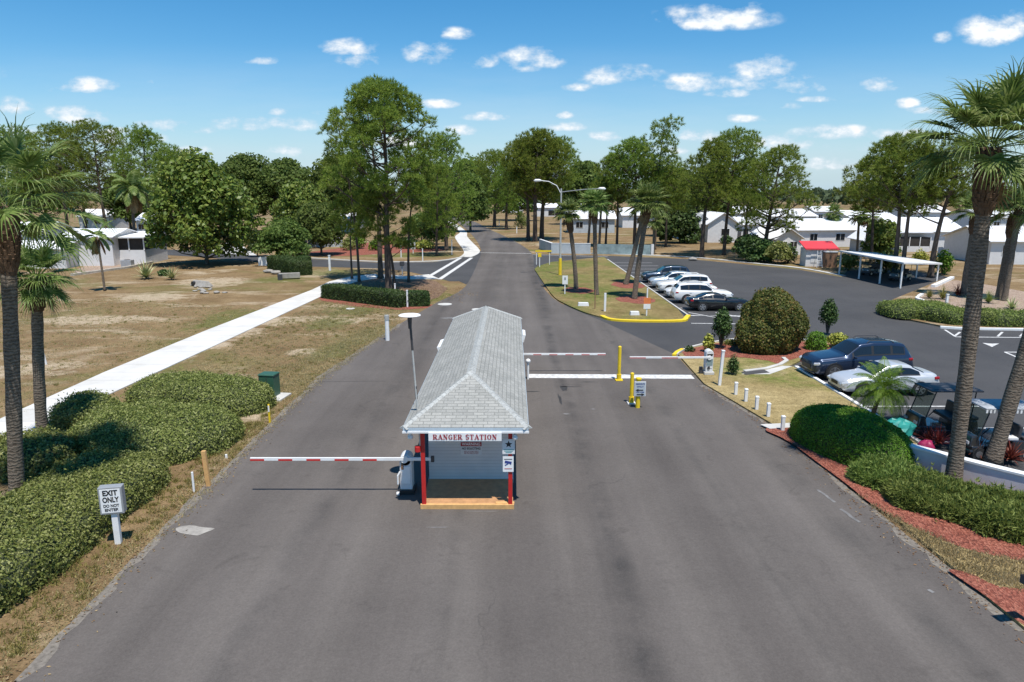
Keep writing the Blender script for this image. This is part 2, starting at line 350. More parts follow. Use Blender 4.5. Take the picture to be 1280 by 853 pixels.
class MB:
    def __init__(s): s.v = []; s.f = []; s.m = []; s.uv = {}
    def add(s, vs, fs, mi=0):
        b = len(s.v); s.v += [tuple(v) for v in vs]
        for f in fs: s.f.append([i + b for i in f]); s.m.append(mi)
        return b
    def box(s, c, d, rz=0.0, mi=0, top=None, rx=0.0, ry=0.0):
        """c centre, d full size; top=(sx,sy) scales the top face"""
        hx, hy, hz = d[0] / 2, d[1] / 2, d[2] / 2; tx, ty = top or (1, 1)
        pts = [(-hx, -hy, -hz), (hx, -hy, -hz), (hx, hy, -hz), (-hx, hy, -hz),
               (-hx * tx, -hy * ty, hz), (hx * tx, -hy * ty, hz), (hx * tx, hy * ty, hz), (-hx * tx, hy * ty, hz)]
        M_ = Matrix.Rotation(rz, 3, 'Z') @ Matrix.Rotation(ry, 3, 'Y') @ Matrix.Rotation(rx, 3, 'X')
        pts = [M_ @ Vector(p) + Vector(c) for p in pts]
        s.add(pts, [(0, 3, 2, 1), (4, 5, 6, 7), (0, 1, 5, 4), (1, 2, 6, 5), (2, 3, 7, 6), (3, 0, 4, 7)], mi); return s
    def tube(s, pts, rad, n=8, mi=0, cap=True):
        pts = [Vector(p) for p in pts]
        rs = rad if isinstance(rad, (list, tuple)) else [rad] * len(pts)
        vs = []; prev = None
        for i, p in enumerate(pts):
            t = (pts[min(i + 1, len(pts) - 1)] - pts[max(i - 1, 0)]).normalized()
            if prev is None:
                a = Vector((1, 0, 0)) if abs(t.x) < .9 else Vector((0, 1, 0))
            else: a = prev
            u = (a - t * a.dot(t)).normalized(); w = t.cross(u); prev = u
            for k in range(n):
                an = 2 * PI * k / n; vs.append(p + (u * math.cos(an) + w * math.sin(an)) * rs[i])
        fs = []
        for i in range(len(pts) - 1):
            for k in range(n):
                k2 = (k + 1) % n; fs.append((i * n + k, i * n + k2, (i + 1) * n + k2, (i + 1) * n + k))
        if cap: fs.append(tuple(range(n - 1, -1, -1))); fs.append(tuple((len(pts) - 1) * n + k for k in range(n)))
        s.add(vs, fs, mi); return s
    def cyl(s, p0, p1, r0, r1=None, n=16, mi=0): return s.tube([p0, p1], [r0, r0 if r1 is None else r1], n, mi)
    def poly(s, pts, mi=0): s.add(pts, [tuple(range(len(pts)))], mi); return s
    def prism(s, xy, z0, z1, mi=0):
        n = len(xy); a = sum(xy[i][0] * xy[(i + 1) % n][1] - xy[(i + 1) % n][0] * xy[i][1] for i in range(n))
        if a < 0: xy = xy[::-1]
        vs = [(x, y, z0) for x, y in xy] + [(x, y, z1) for x, y in xy]
        fs = [tuple(range(n - 1, -1, -1)), tuple(range(n, 2 * n))] + [(i, (i + 1) % n, n + (i + 1) % n, n + i) for i in range(n)]
        s.add(vs, fs, mi); return s
    def strip(s, pts, w, z, mi=0, closed=False):
        """flat strip of width w along a polyline"""
        L, Rr = offset(pts, w / 2, closed)
        n = len(pts); m = n if closed else n - 1
        for i in range(m):
            j = (i + 1) % n
            s.poly([(L[i][0], L[i][1], z), (Rr[i][0], Rr[i][1], z), (Rr[j][0], Rr[j][1], z), (L[j][0], L[j][1], z)], mi)
        return s
    def kerb(s, pts, w, z0, z1, mi=0, closed=False):
        L, Rr = offset(pts, w / 2, closed); n = len(pts); m = n if closed else n - 1
        for i in range(m):
            j = (i + 1) % n; a, b, c, d = L[i], Rr[i], Rr[j], L[j]
            V = [(p[0], p[1], z0) for p in (a, b, c, d)] + [(p[0], p[1], z1) for p in (a, b, c, d)]
            F = [(4, 5, 6, 7), (0, 4, 7, 3), (1, 2, 6, 5)]
            if not closed and i == 0: F.append((0, 1, 5, 4))
            if not closed and i == m - 1: F.append((2, 3, 7, 6))
            s.add(V, F, mi)
        return s
    def build(s, name, mats, parent=None, smooth=False, bevel=0.0, norm=True):
        me = bpy.data.meshes.new(name); me.from_pydata(s.v, [], s.f)
        if not isinstance(mats, (list, tuple)): mats = [mats]
        for m in mats: me.materials.append(m)
        me.polygons.foreach_set('material_index', s.m)
        if norm:
            bm = bmesh.new(); bm.from_mesh(me); bmesh.ops.recalc_face_normals(bm, faces=bm.faces); bm.to_mesh(me); bm.free()
        if smooth: me.polygons.foreach_set('use_smooth', [True] * len(me.polygons))
        o = link(name, me, parent)
        if bevel:
            b = o.modifiers.new('bevel', 'BEVEL'); b.width = bevel; b.segments = 2; b.limit_method = 'ANGLE'
        return o
def offset(pts, h, closed=False):
    n = len(pts); L = []; Rr = []
    for i in range(n):
        p = Vector(pts[i][:2])
        a = Vector(pts[(i - 1) % n][:2]) if (closed or i > 0) else None
        b = Vector(pts[(i + 1) % n][:2]) if (closed or i < n - 1) else None
        d1 = (p - a).normalized() if a is not None else None; d2 = (b - p).normalized() if b is not None else None
        if d1 is None: d1 = d2
        if d2 is None: d2 = d1
        t = (d1 + d2); t = t.normalized() if t.length > 1e-6 else d1
        nrm = Vector((-t.y, t.x)); k = h / max(.4, nrm.dot(Vector((-d1.y, d1.x))))
        L.append(p + nrm * k); Rr.append(p - nrm * k)
    return L, Rr
def smoothline(pts, k=6, closed=False):
    P_ = [Vector(p[:2]) for p in pts]; n = len(P_); out = []
    for i in range(n if closed else n - 1):
        p0 = P_[(i - 1) % n] if (closed or i > 0) else P_[i]; p1 = P_[i]; p2 = P_[(i + 1) % n]
        p3 = P_[(i + 2) % n] if (closed or i < n - 2) else p2
        for j in range(k):
            t = j / k
            q = .5 * ((2 * p1) + (p2 - p0) * t + (2 * p0 - 5 * p1 + 4 * p2 - p3) * t * t + (3 * p1 - p0 - 3 * p2 + p3) * t ** 3)
            out.append((q.x, q.y))
    if not closed: out.append((P_[-1].x, P_[-1].y))
    return out
def text(s, size, loc, mat, parent, depth=.004, face=(0, -1), name='lettering', bold=0.0, width=None, spacing=1.0):
    """lettering whose front looks along `face` (world xy), centred on loc (parent's coordinates)"""
    cu = bpy.data.curves.new(name, 'FONT'); cu.body = s; cu.size = size; cu.align_x = 'CENTER'; cu.align_y = 'CENTER'
    cu.extrude = depth; cu.offset = bold; cu.space_character = spacing; cu.space_line = .85
    tmp = bpy.data.objects.new('tmp', cu); COL.objects.link(tmp)
    dg = bpy.context.evaluated_depsgraph_get(); dg.update()
    me = bpy.data.meshes.new_from_object(tmp.evaluated_get(dg)); bpy.data.objects.remove(tmp)
    me.name = name; me.materials.clear(); me.materials.append(mat)
    co = np.empty(len(me.vertices) * 3, dtype=np.float32); me.vertices.foreach_get('co', co); co = co.reshape(-1, 3)
    if width:
        w = co[:, 0].max() - co[:, 0].min(); co[:, 0] *= width / w; me.vertices.foreach_set('co', co.ravel())
    o = link(name, me, parent)
    a = math.atan2(face[1], face[0]) + PI / 2
    o.rotation_euler = (PI / 2, 0, a); o.location = loc
    return o
# ---------------------------------------------------------------- vegetation generators
def unit(a): return a / np.maximum(np.linalg.norm(a, axis=-1, keepdims=True), 1e-9)
def rdirs(rng, n, zmin=-1.0):
    z = rng.uniform(zmin, 1, n); a = rng.uniform(0, 2 * PI, n); r = np.sqrt(np.maximum(0, 1 - z * z))
    return np.stack([r * np.cos(a), r * np.sin(a), z], 1)
def needle_tris(rng, C, O, k, L, W, spread=.9, drop=0.0):
    """k needle bundles (thin triangles) fanned out of each centre C around the direction O"""
    n = len(C); c = np.repeat(C, k, 0); o = np.repeat(O, k, 0)
    d = unit(o * .75 + rng.normal(0, spread, (n * k, 3)) * .6); d[:, 2] -= drop; d = unit(d)
    s = unit(np.cross(d, rng.normal(0, 1, (n * k, 3)))) * (W * rng.uniform(.6, 1.3, (n * k, 1)))
    l = L * rng.uniform(.6, 1.15, (n * k, 1))
    V = np.empty((n * k, 3, 3)); V[:, 0] = c - s; V[:, 1] = c + s; V[:, 2] = c + d * l
    return V.reshape(-1, 3)
def leaf_quads(rng, C, Nn, size, jit=.7, aspect=.62):
    """one folded-flat leaf blade (diamond) at each centre, facing roughly Nn"""
    n = len(C); nn = unit(Nn + rng.normal(0, jit, (n, 3)))
    a = unit(np.cross(nn, rng.normal(0, 1, (n, 3)))); b = np.cross(nn, a)
    s = size * rng.uniform(.45, 1.45, (n, 1))
    V = np.empty((n, 4, 3)); V[:, 0] = C - a * s; V[:, 1] = C - b * s * aspect; V[:, 2] = C + a * s; V[:, 3] = C + b * s * aspect
    return V.reshape(-1, 3)

def lobe_tree(name, label, cat, seed, H, cb, Rc, nl, lr, kind='pine', shape='round', tr=.22, dens=1.0, trunk_mat='pine_bark',
              leaf='pine_leaf', lean=(0, 0), loc=(0, 0, 0), rot=0, group=None, nstem=1, flat=.65, leafsize=.22, inner=.35, sag=.35):
    rng = np.random.default_rng(seed); t = thing(name, label, cat, loc, rot, group)
    tb = MB(); lx, ly = lean
    def axis(h):
        f = h / H
        return Vector((lx * f * f + .18 * math.sin(f * 5 + seed) * f * tr * 4, ly * f * f + .18 * math.cos(f * 4 + seed) * f * tr * 4, h))
    hs = [0, .25] + list(np.linspace(.08, .95, 9) * H)
    rs = [tr * 1.45, tr * 1.08] + [tr * (1 - .82 * (h / H)) for h in hs[2:]]
    tb.tube([axis(h) for h in hs], rs, 9)
    C = []; O = []; LC = []
    for i in range(nl):
        u = (i + .5) / nl
        u = u ** (.8 if shape != 'cone' else .95)
        h = cb + (H - cb) * u
        if shape == 'round': env = Rc * (math.sin(PI * min(1, .12 + .86 * u)) ** .75)
        elif shape == 'umbrella': env = Rc * (math.sin(PI * min(1, .30 + .66 * u)) ** .6)
        elif shape == 'cone': env = Rc * (1 - u) ** .7 * min(1, .45 + u * 2.2)
        elif shape == 'dome': env = Rc * math.sqrt(max(.02, 1 - u * u)) * min(1.0, .72 + u)
        elif shape == 'sparse': env = Rc * (.35 + .65 * math.sin(PI * (u * .9 + .05) * 1.0) * rng.uniform(.3, 1))
        r = env * (inner + (1 - inner) * rng.uniform(0, 1) ** .55)
        a = i * 2.39996 + rng.uniform(-.5, .5)
        ax = axis(h)
        if kind != 'pine': r *= 1 + .20 * math.sin(2 * a + seed) + .12 * math.sin(3 * a + 2 * h / max(lr, .1) + seed)
        c = np.array([ax.x + r * math.cos(a), ax.y + r * math.sin(a), h + rng.uniform(-.25, .25)])
        h0 = max(cb * .55 if cb > 1.5 else .6, h - r * rng.uniform(sag, sag + .35)); h0 = min(h0, H * .93)
        b = axis(h0); cv = Vector(c); mid = b.lerp(cv, .55) + Vector((0, 0, -.10 * r + rng.uniform(-.15, .15)))
        br = max(.025, tr * .42 * (1 - .6 * h0 / H) * min(1, r / Rc + .35))
        tb.tube([b, mid, cv], [br, br * .65, br * .25], 5, cap=False)
        rad = lr * (rng.uniform(.7, 1.25) if kind == 'pine' else rng.uniform(.5, 1.4))
        # a few twigs into the lobe
        for q in range(3):
            d = rdirs(rng, 1, -.1)[0] * rad * .75
            tb.tube([mid.lerp(cv, .6), cv + Vector(d * (1, 1, flat))], [br * .4, br * .12], 4, cap=False)
        n = int((33 if kind == 'pine' else 150) * dens * rng.uniform(.75, 1.25) * (rad / lr) ** 2)
        d = rdirs(rng, n, -.55)
        rr = rad * rng.uniform(.25, 1, (n, 1)) ** .45
        p = c + d * rr * np.array([1, 1, flat])
        C.append(p); O.append(unit(d + np.array([0, 0, .75 if kind == 'pine' else .45])))
    C = np.concatenate(C); O = np.concatenate(O)
    tb.build('trunk', M[trunk_mat], t, smooth=True)
    if kind == 'pine': V = needle_tris(rng, C, O, 16, leafsize * 1.75, leafsize * .115); n = 3
    else: V = leaf_quads(rng, C, O, leafsize); n = 4
    fastmesh('crown', V, n, M[leaf], t)
    return t

def wobble(p, amp, seed, f=1.0):
    x, y, z = p[:, 0] * f, p[:, 1] * f, p[:, 2] * f
    return amp * (np.sin(1.3 * x + 1.7 * z + seed) * np.cos(1.1 * y - seed * .7) + .6 * np.sin(2.9 * y + 1.1 * x + 2 * seed) + .4 * np.sin(4.7 * x - 3.9 * y + 2.3 * z + seed) + .25 * np.sin(9.1 * x + 7.7 * y + 5 * z))
def superhedge(name, label, cat, seed, loc, rot, a, b, h, leaf, ex=.6, ez=.5, dens=500, size=.05, wob=.06, group=None, spray=0.0, stem=False, jit=.7, lift=.0, fuzz=.05, under=0.0, f=1.0):
    """hedge: a wobbly superellipsoid; leaves are sown evenly over its surface, a twiggy core sits inside"""
    rng = np.random.default_rng(seed); t = thing(name, label, cat, loc, rot, group)
    nu, nv = 120, 40
    def sp(v, e): return np.sign(v) * np.abs(v) ** e
    U_ = np.linspace(0, 2 * PI, nu + 1)[:-1]; ph = np.linspace(0, PI / 2, nv + 1)
    # spread the parameters so that flat tops and sides also get points
    cu = np.cos(U_); su_ = np.sin(U_); k1 = (np.abs(cu) ** (2 / ex) + np.abs(su_) ** (2 / ex)) ** (-ex / 2); X1, Y1 = cu * k1, su_ * k1
    cp = np.cos(ph); s2 = np.sin(ph); k2 = (np.abs(cp) ** (2 / ez) + np.abs(s2) ** (2 / ez)) ** (-ez / 2); C2, Z2 = cp * k2, s2 * k2
    G = np.empty((nv + 1, nu, 3)); G[..., 0] = a * C2[:, None] * X1[None]; G[..., 1] = b * C2[:, None] * Y1[None]; G[..., 2] = h * Z2[:, None]
    if under:
        k = 1 - under * np.maximum(0, 1 - G[..., 2] / (.42 * h)) ** 2; G[..., 0] *= k; G[..., 1] *= k
    def nrm(G):
        du = np.roll(G, -1, 1) - np.roll(G, 1, 1); dv = np.gradient(G, axis=0); n = unit(np.cross(du, dv)); n[-1] = (0, 0, 1); return n
    nn = nrm(G); G = G + nn * wobble(G.reshape(-1, 3) + np.array([seed * 3.1, 0, 0]), wob, seed, f).reshape(nv + 1, nu, 1); G[..., 2] = np.maximum(G[..., 2], 0); G[-1] = G[-1].mean(0); nn = nrm(G)
    A_, B_, C_, D_ = G[:-1], np.roll(G, -1, 1)[:-1], np.roll(G, -1, 1)[1:], G[1:]
    ar = (np.linalg.norm(np.cross(B_ - A_, D_ - A_), axis=2) + np.linalg.norm(np.cross(B_ - C_, D_ - C_), axis=2)).ravel() / 2
    n = int(ar.sum() * dens); idx = rng.choice(len(ar), n, p=ar / ar.sum()); u = rng.uniform(0, 1, (n, 1)); v = rng.uniform(0, 1, (n, 1))
    fl = lambda Q: Q.reshape(-1, 3)[idx]
    p = (fl(A_) * (1 - u) + fl(B_) * u) * (1 - v) + (fl(D_) * (1 - u) + fl(C_) * u) * v; nq = fl(nn[:-1])
    q = p + nq * (rng.normal(0, fuzz, (n, 1)) + (rng.uniform(0, 1, (n, 1)) < .05) * np.abs(rng.normal(0, fuzz * 2.2, (n, 1)))) * (.6 + .8 * (.5 + .5 * np.sin(p[:, :1] * 2.3 + p[:, 1:2] * 1.9 + seed))); q[:, 2] = np.maximum(q[:, 2], .02) + lift
    if spray: V = needle_tris(rng, q - nq * .05, unit(nq + np.array([0, 0, .3])), 5, spray, size, .9); k = 3
    else: V = leaf_quads(rng, q, nq, size, jit); k = 4
    fastmesh('foliage', V, k, M[leaf], t)
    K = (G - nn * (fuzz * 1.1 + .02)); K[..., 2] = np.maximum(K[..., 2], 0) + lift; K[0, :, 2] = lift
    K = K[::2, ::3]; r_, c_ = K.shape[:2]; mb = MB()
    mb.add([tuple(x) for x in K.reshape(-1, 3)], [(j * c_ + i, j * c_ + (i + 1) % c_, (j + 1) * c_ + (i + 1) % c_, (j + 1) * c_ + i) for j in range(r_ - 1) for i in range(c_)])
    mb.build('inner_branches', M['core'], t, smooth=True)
    return t

def frond_fan(rng, base, d, up, L, nseg, nl, wid, pet, droop, out, outp):
    """costapalmate leaf: petiole curve then leaflets fanned in its plane"""
    d = d / np.linalg.norm(d); side = np.cross(d, up); side /= np.linalg.norm(side)
    pts = [base]; p = base.copy(); dd = d.copy()
    for s in range(4):
        p = p + dd * pet / 4; dd = dd + np.array([0, 0, -droop * .10]); dd /= np.linalg.norm(dd); pts.append(p.copy())
    # petiole as a thin ribbon with thickness
    for s in range(4):
        w = .022 * (1 - s * .12)
        for sv in (side, np.cross(side, dd)):
            outp += [pts[s] - sv * w, pts[s] + sv * w, pts[s + 1] + sv * w * .85, pts[s + 1] - sv * w * .85]
    side = np.cross(dd, up); side /= np.linalg.norm(side); nrm = np.cross(side, dd)
    for i in range(nl):
        f = (i + .5) / nl * 2 - 1; an = f * R(118)
        le = L * (.62 + .38 * math.cos(f * 1.25)) * rng.uniform(.9, 1.08)
        hub = p + dd * (.28 * L * (1 - abs(f)) )
        q = hub - dd * .0; v = dd * math.cos(an) + side * math.sin(an) + nrm * (.28 * abs(math.sin(an)) + .05 * (-1) ** i)
        v /= np.linalg.norm(v); tw = np.cross(v, nrm); tw /= np.linalg.norm(tw)
        tw = tw * .9 + nrm * (.35 if i % 2 else -.35)
        prev = q; pw = wid * .45
        for s in range(nseg):
            nx = prev + v * le / nseg; w2 = wid * (1.0 if s == 0 else (1 - (s + 1) / nseg) * .9) if s < nseg - 1 else 0.004
            out += [prev - tw * pw, prev + tw * pw, nx + tw * w2, nx - tw * w2]
            prev = nx; pw = w2
            v = v + np.array([0, 0, -(droop * .55 + .35) * (s + 1) / nseg]) * (.8 + .4 * rng.uniform()); v /= np.linalg.norm(v)
def sabal(name, label, seed, loc, H, lean, tr=.2, Rl=1.0, nf=34, nl=26, nseg=3, boots=.7, bootr=1.6, group=None, wid=.035, dead=2, pet=1.1, curve=1.0, elmin=-48):
    rng = np.random.default_rng(seed); t = thing(name, label, 'palm tree', loc, 0, group)
    top = Vector((lean[0], lean[1], H))
    def ax(f): return Vector((lean[0] * f ** curve, lean[1] * f ** curve, H * f))
    mb = MB(); n = 14
    fs = [0, .03, .1] + [.1 + .9 * k / n for k in range(1, n + 1)]
    rs = [tr * 1.35, tr * 1.15, tr] + [tr * (1 + .05 * math.sin(k * 1.9 + seed) - .10 * k / n) for k in range(1, n + 1)]
    mb.tube([ax(f) for f in fs], rs, 14); mb.build('trunk', M['palm_bark'], t, smooth=True)
    # old leaf bases under the crown, criss-crossed
    bb = MB(); z0 = 1 - boots / H
    prof = [(0, tr * .95), (.15, tr * bootr * .85), (.5, tr * bootr), (.85, tr * bootr * .95), (1.05, tr * .9)]
    bb.tube([ax(z0 + (1 - z0) * f) for f, _ in prof], [r * .86 for _, r in prof], 12)
    rows = max(5, int(boots / .11)); per = 11
    for i in range(rows):
        f = (i + .5) / rows; r = np.interp(f, [x for x, _ in prof], [x for _, x in prof])
        for k in range(per):
            a = 2 * PI * (k + .5 * (i % 2)) / per + rng.uniform(-.08, .08); c = ax(z0 + (1 - z0) * f)
            w = .1 * tr / .2
            bb.box((c.x + r * .86 * math.cos(a), c.y + r * .86 * math.sin(a), c.z), (.10 * tr / .2, w, .26 * tr / .2), rz=a, ry=.42 + rng.uniform(-.15, .15), top=(.5, .55))
    bb.build('leaf_bases', M['boot'], t)
    out = []; outp = []; dead_out = []
    base = np.array(top) + np.array([0, 0, -.05])
    for i in range(nf):
        f = (i + .5) / nf; el = R(elmin + (74 - elmin) * f ** .9) + rng.normal(0, .10); az = i * 2.39996 + rng.normal(0, .15)
        d = np.array([math.cos(el) * math.cos(az), math.cos(el) * math.sin(az), math.sin(el)])
        dr = .55 + .6 * (1 - f) * rng.uniform(.6, 1.2)
        b0 = base + np.array([math.cos(az), math.sin(az), 0]) * tr * .5 + np.array([0, 0, f * .3])
        up = np.array([0, 0, 1.]) if el < 1.2 else np.array([math.cos(az + 2), math.sin(az + 2), .2])
        frond_fan(rng, b0, d, up, Rl * rng.uniform(.88, 1.1), nseg, nl, wid, pet * rng.uniform(.85, 1.15), dr, out, outp)
    fastmesh('crown', np.array(out + outp), 4, M['palm_leaf'], t)
    if dead:
        for i in range(dead):
            az = rng.uniform(0, 2 * PI); el = R(-62)
            d = np.array([math.cos(el) * math.cos(az), math.cos(el) * math.sin(az), math.sin(el)])
            frond_fan(rng, base + d * tr, d, np.array([0, 0, 1.]), Rl * .8, nseg, nl, wid * .8, pet * .8, .9, dead_out, dead_out)
        fastmesh('dead_fronds', np.array(dead_out), 4, M['palm_dead'], t)
    return t
def feather_palm(name, label, seed, loc, H, lean, tr, L, nf, leaf='palm_leaf', group=None, nlf=34, llen=.3, lw=.02, cat='palm tree', dead=0):
    rng = np.random.default_rng(seed); t = thing(name, label, cat, loc, 0, group)
    mb = MB(); mb.tube([Vector((lean[0] * f * f, lean[1] * f * f, H * f)) for f in (0, .05, .3, .6, 1)], [tr * 1.3, tr * 1.05, tr, tr * .95, tr * .9], 10)
    mb.build('trunk', M['palm_bark'], t, smooth=True)
    def fr(az, el, L, out, hang):
        p = np.array([lean[0], lean[1], H]); d = np.array([math.cos(el) * math.cos(az), math.cos(el) * math.sin(az), math.sin(el)])
        for s in range(nlf):
            q = p + d * L / nlf; side = np.cross(d, [0, 0, 1.]); side /= np.linalg.norm(side) + 1e-9
            w = .012
            out += [p - side * w, p + side * w, q + side * w, q - side * w]
            if s > 3:
                for sg in (-1, 1):
                    ll = llen * math.sin(PI * min(1, .12 + .85 * s / nlf)) * rng.uniform(.85, 1.1)
                    v = side * sg + d * .5 + np.array([0, 0, .25 - .5 * hang]); v /= np.linalg.norm(v)
                    m = q + v * ll * .6; e = m + (v + np.array([0, 0, -.6])) / np.linalg.norm(v + np.array([0, 0, -.6])) * ll * .4
                    out += [q - d * lw * .5, q + d * lw * .5, m + d * lw, m - d * lw, m - d * lw, m + d * lw, e + d * .002, e - d * .002]
            p = q; d = d + np.array([0, 0, -hang * 1.7 / nlf]); d /= np.linalg.norm(d)
    out = []
    for i in range(nf):
        f = (i + .5) / nf; fr(i * 2.39996 + rng.normal(0, .15), R(-5 + 82 * f), L * rng.uniform(.85, 1.1), out, 1.0 + .5 * (1 - f))
    fastmesh('crown', np.array(out), 4, M[leaf], t)
    if dead:
        out = []
        for i in range(dead): fr(rng.uniform(0, 6), R(-50), L * .9, out, 1.2)
        fastmesh('dead_fronds', np.array(out), 4, M['palm_dead'], t)
    return t
def rosette(name, label, seed, loc, L, n, w, leaf, cat='plant', group=None, el0=12, el1=85, curl=.6, seg=4, sx=1.0):
    rng = np.random.default_rng(seed); t = thing(name, label, cat, loc, rng.uniform(0, 6), group); out = []
    for i in range(n):
        f = (i + .5) / n; az = i * 2.39996; el = R(el0 + (el1 - el0) * f) + rng.normal(0, .1)
        d = np.array([math.cos(el) * math.cos(az), math.cos(el) * math.sin(az), math.sin(el)]); p = np.array([0, 0, .04]) + d * .04
        le = L * rng.uniform(.75, 1.1); pw = w * .7
        for s in range(seg):
            side = np.cross(d, [0, 0, 1.0]); side /= np.linalg.norm(side) + 1e-9
            q = p + d * le / seg; q[2] = max(q[2], .02); w2 = w * (1 if s == 0 else 1 - (s + 1) / seg) + .003
            out += [p - side * pw, p + side * pw, q + side * w2, q - side * w2]
            p = q; pw = w2; d = d + np.array([0, 0, -curl / seg]); d /= np.linalg.norm(d)
    fastmesh('leaves', np.array(out), 4, M[leaf], t)
    mb = MB(); mb.cyl((0, 0, 0), (0, 0, .12), .06, .04, 8); mb.build('stem', M['oak_bark'], t)
    return t
def bush(name, label, seed, loc, r, h, leaf, size=.07, n=1400, cat='shrub', group=None, lift=0.0, flat=1.0):
    """loose shrub: leaves through an uneven rounded volume, on several stems"""
    rng = np.random.default_rng(seed); t = thing(name, label, cat, loc, rng.uniform(0, 6), group)
    sb = MB(); C = []; O = []
    k = 14
    for i in range(k):
        f = (i + .5) / k; a = i * 2.4; rr = r * .62 * math.sqrt(f); z = lift + (h - lift) * (.35 + .5 * (1 - f) * rng.uniform(.7, 1.2))
        c = np.array([rr * math.cos(a), rr * math.sin(a), z]); sb.tube([(c[0] * .1, c[1] * .1, 0), (c[0] * .5, c[1] * .5, z * .6), tuple(c)], [.03, .02, .008], 5, cap=False)
        m = n // k; d = rdirs(rng, m); p = c + d * (np.array([r * .48, r * .48, (h - lift) * .42 * flat]) * rng.uniform(.3, 1, (m, 1)) ** .5)
        C.append(p); O.append(unit(d + [0, 0, .4]))
    C = np.concatenate(C); C[:, 2] = np.maximum(C[:, 2], .03)
    sb.build('stems', M['oak_bark'], t); fastmesh('foliage', leaf_quads(rng, C, np.concatenate(O), size), 4, M[leaf], t)
    return t
# ---------------------------------------------------------------- camera, sun, sky
cam = bpy.data.cameras.new('camera'); co = bpy.data.objects.new('camera', cam); COL.objects.link(co); SC.camera = co
cam.sensor_width = 36; cam.sensor_fit = 'HORIZONTAL'; cam.lens = 36 * CF / 1280; cam.clip_end = 12000; cam.clip_start = .1
co.location = (0, 0, CH); co.rotation_euler = (PI / 2 - PITCH, 0, 0)
SHX, SHY = -.14, .34                       # metres of shadow per metre of height
sd = Vector((-SHX, -SHY, 1)).normalized()
su = bpy.data.lights.new('sun', 'SUN'); su.energy = 4.3; su.angle = R(.53); su.color = (1.0, .95, .88)
so = bpy.data.objects.new('sun', su); COL.objects.link(so); so.rotation_euler = sd.to_track_quat('Z', 'Y').to_euler(); so.location = (0, -20, 60)
EL = math.asin(sd.z); ROT = math.atan2(sd.x, sd.y)
w = bpy.data.worlds.new('World'); SC.world = w; w.use_nodes = True
nt = w.node_tree; bg = nt.nodes['Background']; bg.inputs[1].default_value = .110
sky = nt.nodes.new('ShaderNodeTexSky'); sky.sky_type = 'NISHITA'; sky.sun_disc = False
sky.sun_elevation = EL; sky.sun_rotation = ROT; sky.air_density = 1.0; sky.dust_density = .1; sky.ozone_density = 4.5; sky.altitude = 0
CLOUDS = [(892,25,75,15,1),(862,30,30,10,1),(925,22,38,15,1),(1248,40,48,21,1),(1178,49,12,8,.8),(778,98,52,13,1),(800,92,20,9,.9),(952,90,42,17,1),(985,108,62,12,1),(872,106,58,11,.8),(912,118,30,6,.6),
 (1098,109,25,10,1),(1132,131,17,7,.9),(664,76,40,15,1),(650,86,30,6,.7),(536,68,35,15,1),(436,62,36,11,1),(445,78,34,9,1),(570,44,21,8,.85),(603,79,28,8,.55),(328,77,23,5,.7),(104,109,43,10,.9),(187,103,10,5,.8),
 (18,137,24,12,.9),(95,146,46,12,.8),(200,158,40,8,.55),(330,157,66,10,.7),(348,141,14,5,.6),(290,153,25,6,.5),(548,131,28,6,.8),(610,147,30,6,.7),(575,165,28,7,.55),(755,171,22,7,.5),(880,171,34,8,.6),
 (1050,168,62,9,.75),(955,178,60,8,.4),(985,134,18,5,.7),(705,145,12,5,.6),(1120,170,40,9,.6),(1000,182,50,7,.4),(450,165,40,7,.3),(150,175,60,8,.35),(660,190,50,7,.3),(30,165,50,7,.5),(240,163,30,6,.5),(420,142,26,5,.5),(500,178,60,7,.4),(700,160,40,6,.4),(830,188,50,7,.5),(920,150,36,5,.45),(1080,185,60,8,.5),(1150,140,26,5,.5),(1020,125,24,4,.5),(720,110,26,5,.35),(150,165,26,5,.6),(380,190,50,7,.4),(610,205,40,6,.4),(470,110,20,5,.25),(1040,205,70,8,.4),(240,190,30,6,.4),(-60,90,60,18,.9),(1380,120,70,16,.9)]
tc = nt.nodes.new('ShaderNodeTexCoord'); sx = nt.nodes.new('ShaderNodeSeparateXYZ'); nt.links.new(tc.outputs['Generated'], sx.inputs[0])
yy = math_(nt, 'MAXIMUM', sx.outputs[1], .05)
U = math_(nt, 'DIVIDE', sx.outputs[0], yy); W = math_(nt, 'DIVIDE', sx.outputs[2], yy)
cb = nt.nodes.new('ShaderNodeCombineXYZ'); nt.links.new(U, cb.inputs[0]); nt.links.new(W, cb.inputs[1])
